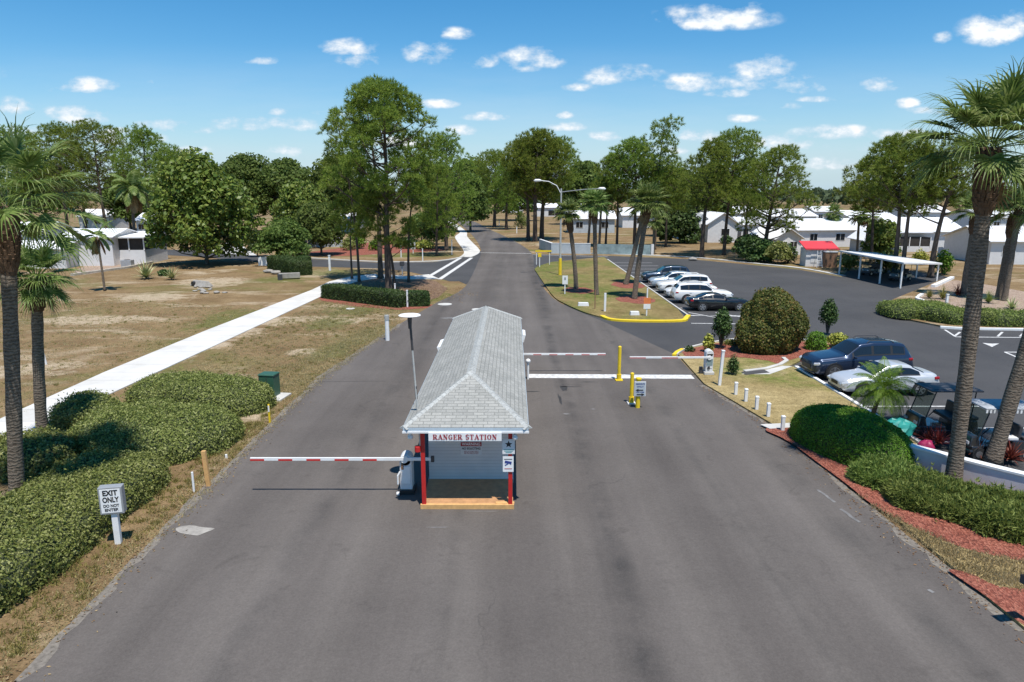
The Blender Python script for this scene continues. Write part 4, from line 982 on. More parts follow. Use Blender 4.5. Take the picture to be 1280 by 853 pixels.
MB().box((0, -.009, .155), (W_ * .75, .004, .02)).build('text_line', M['ink'], cs); MB().box((0, -.009, -.14), (W_ * .7, .004, .02)).build('text_line', M['ink_red'], cs)

# ---------------------------------------------------------------- barrier gates
def barrier(name, label, base, direction, arm_z, arm_len, stripes, tail=0.0, cab=True, rot=0.0, group=None, arm_r=.045, keypad=False, red='red'):
    t = thing(name, label, 'barrier gate', base, 0, group); s = direction
    if cab:
        b_ = MB(); b_.box((0, 0, .07), (.50, .62, .14)); b_.build('base', M['black' if not keypad else 'concrete'], t, bevel=.01)
        c_ = MB(); c_.box((0, 0, .62), (.38, .46, .98)); c_.tube([(0, .23, 1.09), (0, -.23, 1.09)], [.19, .19], 16); c_.build('cabinet', M['off_white'], t, bevel=.03)
        MB().box((0, -.238, .62), (.26, .014, .56)).build('door', M['white'], t, bevel=.006)
        MB().tube([(-.03, -.26, arm_z - .02), (-.03, -.30, arm_z - .02)], [.12, .12], 14).build('pivot', M['white'], t)
        MB().box((-.10, -.25, .90), (.07, .02, .18)).build('label_plate', M['brown'], t)
    y = -.29 if cab else 0
    n = stripes * 2
    ar = MB(); x0 = -s * tail; x1 = s * arm_len
    L_ = abs(x1 - x0)
    ar.box(((x0 + x1) / 2, y, arm_z), (L_, .05, .10)); arm = ar.build('arm', M['white'], t, bevel=.006)
    for k in range(stripes):
        f0 = arm_len * (1 - (k * 2 + 0.0) / (n + 1)); w_ = arm_len / (n + 1) * 1.0
        MB().box((s * (f0 - w_ / 2), y - .001, arm_z - .022), (w_, .056, .062)).build('stripe', M[red], arm)
    if tail: MB().box((-s * tail, y, arm_z), (.10, .09, .18)).build('counterweight', M['dark'], t)
    return t
pb0 = P(509.5, 614)
pL = PD(313, 575.5, pb0.y - .29)
g1 = barrier('barrier_gate', 'lowered red and white striped barrier with a white rounded cabinet left of the booth', (pb0.x, pb0.y, .014), -1, PD(430, 574.5, pb0.y - .29).z, pb0.x - pL.x, 5, tail=.85)
MB().tube([(-.24, -.3, .35), (-.24, -.3, .62), (-.17, -.27, .75)], [.03, .03, .03], 8).build('handle', M['white'], g1)
MB().tube([(-.28, -.36, .06), (-.2, -.36, .06)], [.06, .06], 10).build('foot_lamp', M['white'], g1)
# inbound gate whose cabinet stands behind the roof edge
pr = P(661, 466); py_ = pr.y
g2 = barrier('barrier_gate', 'slim striped barrier arm reaching from the booth wall towards the tall yellow post', (SX + hw + .25, py_ + .3, .014), 1, .98, PD(757, 443.5, py_).x - (SX + hw + .25), 5, tail=.0, red='red_worn')
pc = P(884.5, 469)
g3 = barrier('barrier_gate', 'barrier on the right verge with a white keypad cabinet and thin white arm', (pc.x, pc.y, .085), -1, .92, pc.x - PD(787, 449.5, pc.y - .3).x, 2, keypad=True, red='red_worn')
MB().box((.0, -.25, .66), (.30, .02, .34)).build('notice_panel', M['wall_teal'], g3); MB().box((-.04, -.25, .36), (.12, .03, .16)).build('keypad', M['dark'], g3)
MB().box((-.36, .02, .18), (.16, .2, .34)).build('sensor_box', M['dark'], g3, bevel=.01)
# dish lamp: white disc on a leaning striped-worn pole beside the barrier cabinet
zt = 5.6; dl = thing('dish_pole', 'white dish on a tall thin grey pole beside the left porch corner', 'pole', (-2.72, 20.25, .014))
MB().tube([(0, 0, 0), (-.09, .0, 1.6), (-.20, .02, 3.6), (-.31, .05, zt)], [.035, .032, .028, .026], 10).build('pole', M['galv'], dl)
for f_, h_ in ((.30, .5), (.55, .4), (.82, .7)): MB().tube([(-.31 * f_, .05 * f_, zt * f_), (-.31 * (f_ + h_ / zt), .05 * f_, zt * f_ + h_)], [.036, .036], 10).build('sleeve', M['dark'], dl)
MB().tube([(-.31, .05, zt), (-.31, .05, zt + .03), (-.31, .05, zt + .05), (-.31, .05, zt + .07)], [.06, .30, .33, .30], 28).build('dish', M['white'], dl, smooth=False)
MB().tube([(-.31, .05, zt - .35), (-.31, .05, zt)], [.05, .07], 10).build('bracket', M['dark'], dl)
# white post with ball at the end of the stop line
p = P(659.5, 474.5); wp = thing('gate_post', 'short white round headed post at the stop line beside the booth roof', 'post', (p.x + .02, p.y, .014))
MB().cyl((0, 0, 0), (0, 0, .85), .05).build('shaft', M['white'], wp); MB().tube([(0, 0, .83), (0, 0, .87), (0, 0, .95), (0, 0, 1.03), (0, 0, 1.06)], [.04, .1, .13, .09, .02], 12).build('head', M['white'], wp, smooth=True)
# yellow posts in the road
def ypost(label, px_, py_, h, base=True):
    p = P(px_, py_); t = thing('bollard', label, 'bollard', (p.x, p.y, .014))
    MB().cyl((0, 0, 0), (0, 0, h), .085, .085, 16).tube([(0, 0, h), (0, 0, h + .03), (0, 0, h + .05)], [.086, .07, .02], 16).build('post', M['paint_y'], t)
    if base: MB().box((0, 0, .03), (.36, .36, .06)).build('base_plate', M['paint_y' if base == 'y' else 'off_white'], t, bevel=.01); MB().cyl((0, 0, .06), (0, 0, .32), .12, .12, 12).build('collar', M['paint_y'], t)
    return t
ypost('tall yellow steel post alone on the stop line', 773.5, 476, 1.72, 'y')
ypost('yellow post with a white foot next to the arrow sign', 789, 505, 1.38, 'w')
p = P(797, 510); t = thing('arrow_sign', 'blue and white two arrow lane sign on a squat yellow post', 'sign', (p.x, p.y, .014))
MB().cyl((0, 0, 0), (0, 0, 1.28), .10, .10, 16).build('post', M['paint_y'], t); MB().tube([(0, 0, 1.28), (0, 0, 1.34), (0, 0, 1.36)], [.13, .13, .05], 16).build('cap', M['paint_y'], t)
MB().box((.05, -.125, .88), (.50, .03, .66), ).build('plate', M['off_white'], t, bevel=.008); 
MB().box((.05, -.142, .88), (.455, .004, .6)).build('field', M['wall_blue'], t)
def arrow(z, s):
    m_ = MB(); m_.box((.05 - s * .03, -.147, z), (.22, .004, .045)); m_.add([(.05 + s * .07, -.149, z + .065), (.05 + s * .2, -.149, z), (.05 + s * .07, -.149, z - .065)], [(0, 1, 2)]); m_.build('arrow', M['ink'], t)
arrow(.83, -1); arrow(.63, 1)
text('RESIDENTS', .09, (.05, -.147, 1.10), M['ink_blue'], t, .001, width=.38, bold=.002); text('ONLY', .09, (.05, -.147, .98), M['ink_blue'], t, .001, width=.3, bold=.002); text('VISITORS', .08, (.05, -.147, .735), M['ink_blue'], t, .001, width=.36, bold=.002)
# white verge posts
q = P(898.5, 484); t = thing('marker_post', 'tall white square post leaning on the right verge beside the keypad cabinet', 'post', (q.x, q.y, .085))
MB().box((.02, 0, .85), (.13, .13, 1.7)).box((.02, 0, 1.72), (.16, .16, .06)).build('shaft', M['white'], t, bevel=.01); t.rotation_euler = (0, .05, 0)
src = None
for (x_, y_, lab) in ((919.5, 493.5, 'short white bollard nearest the tall white post on the verge'), (932, 502, 'second short white bollard from the tall white post'), (945.5, 512, 'third short white bollard from the tall white post'), (960, 521, 'short white bollard fourth along the verge before the concrete strip'), (978, 538, 'short white bollard standing at the concrete strip by the red mulch')):
    q = P(x_, y_, .085)
    if src is None:
        src = thing('verge_bollard', lab, 'bollard', q, 0, 'short white bollards along the verge')
        MB().box((0, 0, .28), (.13, .13, .56)).build('shaft', M['white'], src, bevel=.01); MB().box((0, 0, .575), (.155, .155, .04), top=(.8, .8)).build('cap', M['white'], src)
    else: dup(src, lab, q)
# EXIT ONLY sign
p = P(148.5, 679.5); t = thing('exit_sign', 'grey framed EXIT ONLY DO NOT ENTER sign on a white post by the hedge', 'sign', (p.x, p.y, 0), R(12))
MB().box((0, 0, .80), (.15, .15, 1.6)).box((0, 0, 1.62), (.2, .2, .05), top=(.5, .5)).build('post', M['white'], t, bevel=.008)
MB().box((-.02, 0, 1.28), (.58, .24, .76)).build('frame', M['grey'], t, bevel=.015)
MB().box((-.02, -.123, 1.28), (.49, .01, .66)).build('plate', M['white'], t)
text('EXIT', .2, (-.02, -.131, 1.50), M['ink'], t, .001, bold=.008, width=.36); text('ONLY', .2, (-.02, -.131, 1.31), M['ink'], t, .001, bold=.008, width=.40)
text('DO NOT', .11, (-.02, -.131, 1.145), M['ink'], t, .001, bold=.004, width=.38); text('ENTER', .11, (-.02, -.131, 1.03), M['ink'], t, .001, bold=.004, width=.34)
# utility box, posts on the left verge
p = P(338, 496); t = thing('utility_box', 'dark green utility cabinet on a concrete pad beside the rounded hedge', 'utility box', (p.x, p.y, 0), R(-8))
MB().box((.2, -.15, .04), (1.25, 1.2, .08)).build('pad', M['concrete'], t); MB().box((0, 0, .58), (.72, .62, 1.0)).build('cabinet', M['green_box'], t, bevel=.02); MB().box((0, 0, 1.1), (.78, .68, .05), top=(.95, .92)).build('lid', M['green_box'], t, bevel=.01)
MB().box((0.02, -.318, .58), (.02, .012, .9)).box((.12, -.32, .66), (.05, .02, .12)).build('latch', M['dark'], t)
p = P(261, 608); t = thing('marker_post', 'wooden yellow marker post with a red edge beside the long hedge', 'post', (p.x, p.y, 0)); t.rotation_euler = (0, -.05, 0)
MB().box((0, 0, .60), (.13, .10, 1.2)).build('shaft', M['wood'], t); MB().box((-.07, 0, .78), (.012, .08, .34)).build('reflector', M['red'], t)
p = P(242.5, 615); t = thing('marker_post', 'thin white plastic pipe stub left of the wooden yellow post', 'post', (p.x, p.y, 0)); MB().cyl((0, 0, 0), (.0, 0, .66), .035).build('pipe', M['white'], t)
p = P(337.5, 529); t = thing('marker_post', 'thin yellowish stake in front of the green utility cabinet hedge', 'post', (p.x, p.y, 0)); MB().box((0, 0, .4), (.07, .06, .8)).build('shaft', M['paint_y'], t); MB().box((0, -.036, .62), (.06, .012, .26)).build('reflector', M['white'], t)
p = P(58, 456); t = thing('marker_post', 'lone white stake in the dry lawn behind the left palms', 'post', (p.x, p.y, 0)); t.rotation_euler = (0, -.12, 0); MB().box((0, 0, .5), (.08, .06, 1.0)).build('shaft', M['white'], t)
p = P(283, 573); t = thing('valve_cap', 'tiny white valve cap in the grass by the roadside', 'valve', (p.x, p.y, 0)); MB().cyl((0, 0, 0), (0, 0, .14), .05, .04, 10).build('cap', M['white'], t)
p = P(484.5, 426); t = thing('vent_pipe', 'white vent pipe with a grey head in the lawn left of the dish', 'post', (p.x, p.y, 0)); MB().cyl((0, 0, 0), (0, 0, 1.35), .13).build('pipe', M['white'], t); MB().cyl((0, 0, 1.35), (0, 0, 1.65), .15).build('head', M['galv'], t)
# mailbox at the right edge
p = P(1287, 790); t = thing('mailbox', 'black arched mailbox on a post at the right road edge', 'mailbox', (p.x + .02, p.y + .1, .085), R(8))
MB().box((.15, 0, .5), (.10, .10, 1.0)).build('post', M['grey'], t)
mbx = MB(); sec = [(-.10, 0)] + [(.10 * math.cos(PI - k * PI / 10), .12 + .10 * math.sin(k * PI / 10)) for k in range(11)] + [(.10, 0)]
for x_ in (-.26, .28): pass
vs_ = [(-.28, y, 1.0 + z) for y, z in sec] + [(.26, y, 1.0 + z) for y, z in sec]; n_ = len(sec)
mbx.add(vs_, [tuple(range(n_)), tuple(range(2 * n_ - 1, n_ - 1, -1))] + [(i, (i + 1) % n_, n_ + (i + 1) % n_, n_ + i) for i in range(n_)]); mbx.build('box', M['black'], t)
MB().box((-.285, 0, 1.10), (.012, .18, .19)).build('door', M['dark'], t); MB().box((0, -.105, 1.16), (.14, .012, .05)).build('nameplate', M['paint_y'], t)
# ---------------------------------------------------------------- cars: lofted bodies with glass panels cut from the same surface
SEDAN = dict(L=4.6, wheel=.325, wb=(1.36, -1.30), track=.77, st=[
 (2.28, .36, .52, .60, .52, .42), (2.22, .26, .60, .69, .74, .60), (2.05, .20, .68, .78, .85, .70), (1.6, .19, .76, .87, .895, .74), (.98, .19, .82, .95, .905, .74),
 (.12, .19, .87, 1.40, .91, .585), (-.35, .19, .89, 1.455, .91, .585), (-.9, .19, .91, 1.41, .91, .565), (-1.62, .19, .95, 1.07, .90, .66), (-2.0, .24, .95, 1.05, .86, .68), (-2.2, .30, .82, .99, .80, .62), (-2.3, .42, .66, .80, .72, .56)],
 ws=(.90, .17), rw=(-.98, -1.55), side=[(.52, -.36), (-.43, -1.28)], door=(.78, -.38, -1.30))
SUV = dict(L=5.0, wheel=.385, wb=(1.55, -1.45), track=.83, st=[
 (2.50, .42, .66, .80, .62, .50), (2.44, .32, .80, .92, .84, .70), (2.2, .26, .92, 1.02, .94, .80), (1.5, .26, .98, 1.10, .975, .82), (.98, .26, 1.02, 1.16, .98, .82),
 (.22, .26, 1.06, 1.68, .985, .68), (-.4, .26, 1.07, 1.755, .985, .69), (-1.4, .26, 1.09, 1.745, .985, .675), (-2.02, .28, 1.10, 1.66, .96, .655), (-2.36, .34, 1.06, 1.22, .92, .70), (-2.44, .40, .90, 1.08, .88, .72), (-2.50, .5, .72, .86, .80, .66)],
 ws=(.90, .28), rw=(-2.06, -2.32), side=[(.62, -.32), (-.40, -1.28), (-1.36, -1.98)], door=(.88, -.36, -1.36))
CROSS = dict(L=4.55, wheel=.35, wb=(1.36, -1.30), track=.79, st=[
 (2.28, .40, .62, .74, .56, .46), (2.22, .30, .74, .84, .78, .64), (2.0, .24, .85, .95, .88, .74), (1.4, .23, .92, 1.03, .92, .76), (.95, .23, .96, 1.09, .925, .76),
 (.20, .23, 1.00, 1.56, .93, .62), (-.3, .23, 1.02, 1.635, .93, .63), (-1.1, .23, 1.05, 1.61, .93, .61), (-1.75, .25, 1.08, 1.48, .90, .58), (-2.08, .30, 1.02, 1.16, .86, .64), (-2.2, .36, .86, 1.0, .80, .62), (-2.28, .46, .70, .82, .72, .58)],
 ws=(.87, .26), rw=(-1.80, -2.05), side=[(.58, -.30), (-.37, -1.22), (-1.30, -1.66)], door=(.82, -.33, -1.28))
COUPE = dict(L=4.95, wheel=.34, wb=(1.55, -1.42), track=.80, st=[
 (2.46, .36, .56, .64, .60, .48), (2.40, .26, .66, .76, .80, .64), (2.15, .20, .76, .86, .90, .74), (1.5, .19, .84, .94, .93, .76), (.78, .19, .88, 1.0, .935, .74),
 (.0, .19, .90, 1.35, .935, .59), (-.45, .19, .92, 1.39, .935, .585), (-1.0, .19, .94, 1.35, .935, .56), (-1.75, .20, .97, 1.06, .93, .68), (-2.15, .25, .95, 1.03, .88, .70), (-2.38, .30, .84, .98, .82, .64), (-2.48, .42, .68, .80, .74, .58)],
 ws=(.70, .06), rw=(-1.08, -1.66), side=[(.36, -.55), (-.62, -1.32)], door=(.72, -.58, -1.34))
def car(label, loc, rot, K, paint, cat='car', glass='glass', rails=False, name='parked_car', group=None, tint=None, plate=True):
    t = thing(name, label, cat, loc, rot, group); S = np.array(K['st'])
    xs = np.linspace(S[0, 0], S[-1, 0], 121)
    cols = [np.interp(-xs, -S[:, 0], S[:, k]) for k in range(1, 6)]
    ker = np.array([1, 2, 3, 2, 1]) / 9.0
    def sm(c):
        p = np.concatenate([[c[0]] * 2, c, [c[-1]] * 2]); return np.convolve(p, ker, 'valid')
    zb, zl, zt, wm, wt = [sm(c) for c in cols]
    rows = []
    for i in range(len(xs)):
        b, l, T, wd, wo = zb[i], zl[i], zt[i], wm[i], wt[i]; hh = l - b
        prof = [(0, b), (wd * .80, b), (wd * .93, b + .05), (wd * .985, b + hh * .28), (wd, b + hh * .52), (wd * .985, b + hh * .80), (wd * .955, l - .02), (wd * .925, l + .012),
                (wo + (wd * .925 - wo) * .0 + .018, T - .075), (wo - .02, T - .028), (wo * .80, T - .006), (wo * .4, T + .008), (0, T + .012)]
        rows.append(prof)
    A = np.array(rows)                                   # (nx, 13, 2)
    # densify the profile
    seg = [1, 1, 2, 2, 2, 2, 1, 8, 2, 2, 2, 2]; pr = []; vpar = []
    for k in range(12):
        for j in range(seg[k]): f = j / seg[k]; pr.append(A[:, k] * (1 - f) + A[:, k + 1] * f); vpar.append(k + f)
    pr.append(A[:, 12]); vpar.append(12.0); B = np.stack(pr, 1); vpar = np.array(vpar); nv = B.shape[1]
    G = np.empty((len(xs), nv, 3)); G[:, :, 0] = xs[:, None]; G[:, :, 1] = B[:, :, 0]; G[:, :, 2] = B[:, :, 1]
    du = np.gradient(G, axis=0); dv = np.gradient(G, axis=1); NN = np.cross(dv, du); NN /= np.linalg.norm(NN, axis=2, keepdims=True) + 1e-9
    if (NN[60, 8, 1]) < 0: NN = -NN
    mb = MB(); nx = len(xs)
    for sg in (1, -1):
        vs = [(p[0], p[1] * sg, p[2]) for p in G.reshape(-1, 3)]
        fs = [(i * nv + j, i * nv + j + 1, (i + 1) * nv + j + 1, (i + 1) * nv + j) for i in range(nx - 1) for j in range(nv - 1)]
        mb.add(vs, fs)
        for e in (0, nx - 1): mb.add([(p[0], p[1] * sg, p[2]) for p in G[e]] + [(G[e, 0, 0], 0, G[e, -1, 2])], [tuple(range(nv))])
    bo = mb.build('body', M[paint], t, smooth=True, norm=True)
    bm = bmesh.new(); bm.from_mesh(bo.data); bmesh.ops.remove_doubles(bm, verts=bm.verts, dist=.0008); bmesh.ops.recalc_face_normals(bm, faces=bm.faces); bm.to_mesh(bo.data); bm.free()
    bo.data.polygons.foreach_set('use_smooth', [True] * len(bo.data.polygons))
    try: bo.data.set_sharp_from_angle(angle=R(50))
    except Exception: pass
    def patch(nm, x0, x1, v0, v1, mat, sides=(1, -1), off=.008, mirror_join=False, parent=t, tri=None):
        xi = [i for i in range(nx) if min(x0, x1) <= xs[i] <= max(x0, x1)]; vj = [j for j in range(nv) if v0 - 1e-6 <= vpar[j] <= v1 + 1e-6]
        objs = []
        def grid(sg, m):
            vs = []
            for i in xi:
                for j in vj:
                    q = G[i, j] + NN[i, j] * off; vs.append((q[0], q[1] * sg, q[2]))
            k = len(vj); m.add(vs, [(a * k + b, a * k + b + 1, (a + 1) * k + b + 1, (a + 1) * k + b) for a in range(len(xi) - 1) for b in range(k - 1)])
        if mirror_join:
            m = MB(); grid(1, m); grid(-1, m); objs.append(m.build(nm, M[mat], parent, smooth=True))
        else:
            for sg in sides: m = MB(); grid(sg, m); objs.append(m.build(nm, M[mat], parent, smooth=True))
        return objs
    patch('windshield', *K['ws'], 8.5, 12, tint or glass, mirror_join=True)
    patch('rear_window', *K['rw'], 8.5, 12, glass, mirror_join=True)
    for a, b in K['side']: patch('side_window', a, b, 7.25, 7.90, glass)
    patch('window_trim', K['side'][0][0] + .05, K['side'][-1][1] - .05, 7.12, 7.96, 'black', off=.004)
    # dark shut lines of the doors and the bonnet
    for x in K['door']: patch('door_gap', x + .022, x - .022, 3.0, 6.6, 'dark', off=.003)
    hd = [i for i in range(nx) if xs[i] > K['ws'][0] + .05][-1]
    # dark sill below the doors
    patch('sill', K['wb'][0] - .42, K['wb'][1] + .42, 1.0, 2.6, 'black', off=.006)
    xf, xr = S[0, 0], S[-1, 0]; wf = S[1, 4]; zl_ = S[1, 2]
    g = MB().box((xf - .03, 0, S[0, 1] + .16), (.10, S[0, 4] * (1.15 if K is SEDAN else 1.45), .17 if K is SEDAN else .25), ry=.1).build('grille', M['black'], t, bevel=.02)
    MB().box((xf - .06, 0, S[1, 1] + .02), (.14, wf * 1.7, .10)).build('front_bumper', M['dark'], t, bevel=.03)
    for s in (1, -1):
        MB().box((xf - .17, s * wf * .86, zl_ - .02), (.30, .30, .13), rz=-s * .5, ry=.18).build('headlight', M['lamp_clear'], t, bevel=.04)
        MB().box((xr + .22, s * (S[-3, 4] - .055), S[-3, 2] - .10), (.24, .13, .13), rz=s * .16).build('tail_light', M['lamp_red'], t, bevel=.03)
        m = MB().box((K['ws'][0] - .28, s * (S[5, 4] + .07), S[5, 2] + .06), (.12, .20, .13)).build('mirror', M[paint], t, bevel=.04)
        for a, b in K['side'][:2]: MB().box((b + .12, s * (S[6, 4] * .985 + .008), S[6, 2] - .12), (.18, .02, .03)).build('door_handle', M['grey' if paint != 'car_black' else 'dark'], t)
    if plate: MB().box((xr - .005, 0, S[-2, 1] + .28), (.02, .34, .16)).build('licence_plate', M['off_white'], t)
    MB().box((xr + .05, 0, S[-1, 1] - .02), (.14, S[-2, 4] * 1.6, .12)).build('rear_bumper', M['dark'], t, bevel=.03)
    for x in K['wb']:
        for s in (1, -1):
            r = K['wheel']; i = int(np.argmin(abs(xs - x))); y1 = wm[i] + .004
            MB().cyl((x, s * (y1 - .25), r + .02), (x, s * (y1 + .004), r + .02), r * 1.16, n=24).build('wheel_arch', M['black'], t)
            w_ = MB().tube([(x, s * (y1 - .22), r), (x, s * (y1 - .02), r), (x, s * (y1 + .012), r), (x, s * (y1 + .018), r)], [r, r, r * .95, r * .72], 28).build('wheel', M['rubber'], t)
            rm = MB(); yo = s * (y1 + .021)
            rm.tube([(x, yo, r), (x, yo + s * .006, r)], [r * .70, r * .66], 24)
            rim = rm.build('rim', M['dark'], w_)
            sp = MB()
            for k in range(5):
                a = k * 2 * PI / 5 + .3; sp.box((x + r * .36 * math.cos(a), yo + s * .010, r + r * .36 * math.sin(a)), (r * .66, .014, r * .20), ry=-a, top=(1, 1))
            sp.tube([(x, yo, r), (x, yo + s * .02, r)], [r * .16, r * .14], 12)
            n_ = 24
            for k in range(n_):
                a0, a1 = 2 * PI * k / n_, 2 * PI * (k + 1) / n_
                sp.add([(x + q * r * math.cos(a), yo + s * .012, r + q * r * math.sin(a)) for a in (a0, a1) for q in (.62, .71)], [(0, 1, 3, 2)])
            sp.build('spokes', M['alloy'], w_)
    if rails:
        for s in (1, -1):
            y = s * (S[6, 5] - .06); z = S[6, 3] + .02
            MB().tube([(S[5, 0] - .35, y, z - .05), (S[5, 0] - .5, y, z + .04), (S[7, 0] + .1, y, z + .04), (S[7, 0] - .1, y, z - .06)], .022, 8).build('roof_rail', M[rails], t)
    return t
M['car_navy'] = carpaint('navy car paint', (.028, .045, .085), .55, .3)
M['car_silver'] = carpaint('silver car paint', (.58, .60, .62), .25, .32)
M['car_white'] = carpaint('white car paint', (.76, .76, .75))
M['car_black'] = carpaint('black car paint', (.008, .009, .011), .2, .25)
M['car_ice'] = carpaint('pale blue car paint', (.46, .53, .60), .3, .3)
M['car_blue'] = carpaint('dark blue car paint', (.018, .040, .075), .4, .3)
M['cart_grey'] = carpaint('dark cart body', (.03, .032, .036), .3, .3)

navy = car('dark navy SUV with black roof rails parked beside the silver sedan', (17.62, 34.75, .007), R(180 + 4), SUV, 'car_navy', 'car', rails='dark'); navy.scale = (1.03, 1.02, 1.07)
car('silver sedan with dark windows parked beside the clipped oval hedge', (17.48, 31.78, .007), R(180 + 2), SEDAN, 'car_silver')
car('black coupe with silver wheels at the yellow kerb end of the row', (16.52, 55.5, .007), R(1), COUPE, 'car_black')
car('white SUV parked tail first right behind the black coupe', (16.25, 59.3, .007), R(0), SUV, 'car_white', rails='grey')
car('low white car squeezed between two white SUVs', (16.1, 62.3, .007), R(180), SEDAN, 'car_white')
car('white SUV facing the island with a bluish windscreen', (16.2, 65.3, .007), R(180), SUV, 'car_white', tint='glass_b', rails='white')
car('pale blue crossover between a white SUV and a dark blue SUV', (15.95, 69.0, .007), R(180), CROSS, 'car_ice')
car('dark blue SUV at the far end of the parked row', (16.2, 73.2, .007), R(180), SUV, 'car_blue', tint='glass_b')

M['canopy_grey'] = simple('faded grey canopy', (.34, .36, .38), .6, var=.25, scale=3)
def golf_cart(label, loc, rot, roof_mat, fringe=False, front=None):
    t = thing('golf_cart', label, 'golf cart', loc, rot)
    b = MB(); b.box((.55, 0, .42), (1.0, 1.10, .22)); b.box((-.05, 0, .32), (2.3, 1.12, .14)); b.box((-.75, 0, .55), (.9, 1.12, .40), top=(.9, .92)); b.box((.92, 0, .66), (.40, 1.02, .42), top=(.6, .9)); b.build('body', M['cart_grey'], t, bevel=.05)
    MB().box((-.28, 0, .80), (.52, 1.05, .14)).build('seat', M['off_white' if fringe else 'dark'], t, bevel=.04); MB().box((-.56, 0, 1.05), (.12, 1.05, .46), ry=-.12).build('backrest', M['dark'], t, bevel=.04)
    MB().box((-.95, 0, .80), (.50, 1.0, .12)).build('rear_seat', M['dark'], t, bevel=.04)
    for s in (1, -1):
        MB().tube([(.86, s * .52, .80), (.55, s * .50, 1.86)], .022, 8).build('roof_post', M['black'], t); MB().tube([(-.85, s * .52, .70), (-.95, s * .50, 1.84)], .022, 8).build('roof_post', M['black'], t)
    r = MB(); r.box((-.20, 0, 1.90), (1.95, 1.22, .06)); r.box((-.20, 0, 1.945), (1.8, 1.1, .04), top=(.85, .8)); ro_ = r.build('canopy', M[roof_mat], t, bevel=.02)
    MB().box((.71, 0, 1.33), (.012, 1.0, .92), ry=-.29).build('windscreen', M['clear_glass'], t)
    MB().tube([(.60, .28, .85), (.36, .28, 1.12)], .02, 8).build('steering_column', M['black'], t)
    if fringe:
        fr = MB()
        for k in range(16): fr.box((-1.18 + k * .128, -.60, 1.82), (.062, .02, .11)); fr.box((-1.18 + k * .128, .60, 1.82), (.062, .02, .11))
        fr.build('fringe', M['white'], ro_)
    for x in (.78, -.82):
        for s in (1, -1):
            w_ = MB().cyl((x, s * .42, .24), (x, s * .60, .24), .24, n=20).build('wheel', M['rubber'], t); MB().cyl((x, s * .601, .24), (x, s * .612, .24), .12, n=14).build('rim', M['alloy'], w_)
    for s in (1, -1): MB().box((1.115, s * .34, .62), (.05, .2, .10)).build('headlight', M['lamp_clear'], t)
    return t
golf_cart('dark golf cart with a black canopy behind the thick palm trunk', (16.55, 25.75, .007), R(180), 'dark')
golf_cart('golf cart with a pale grey canopy and white fringe between the two big palm trunks', (17.15, 23.55, .007), R(178), 'canopy_grey', True)
def lump(name, label, cat, loc, size, mat, seed):
    t = MB(); rng = random.Random(seed); nu, nv = 16, 8; vs = []
    for j in range(nv + 1):
        for i in range(nu):
            th = 2 * PI * i / nu; ph = -PI / 2 + PI * j / nv; k = 1 + .16 * math.sin(3 * th + j) * math.cos(2 * ph + seed) + .08 * rng.uniform(-1, 1)
            vs.append((size[0] * k * math.cos(ph) * math.cos(th), size[1] * k * math.cos(ph) * math.sin(th), max(0, size[2] * (1 + math.sin(ph) * k))))
    t.add(vs, [(j * nu + i, j * nu + (i + 1) % nu, (j + 1) * nu + (i + 1) % nu, (j + 1) * nu + i) for j in range(nv) for i in range(nu)])
    o = t.build(name, M[mat], smooth=mat != 'teal_cloth'); o.location = loc; tag(o, label, cat); return o
lump('tarp', 'crumpled shiny teal tarp in front of the dark golf cart', 'tarp', (14.55, 25.0, .08), (.62, .42, .40), 'teal_cloth', 3)
lump('covered_bundle', 'magenta covered bundle behind the low white wall', 'bundle', (14.75, 23.45, .09), (.28, .26, .26), 'magenta', 5)
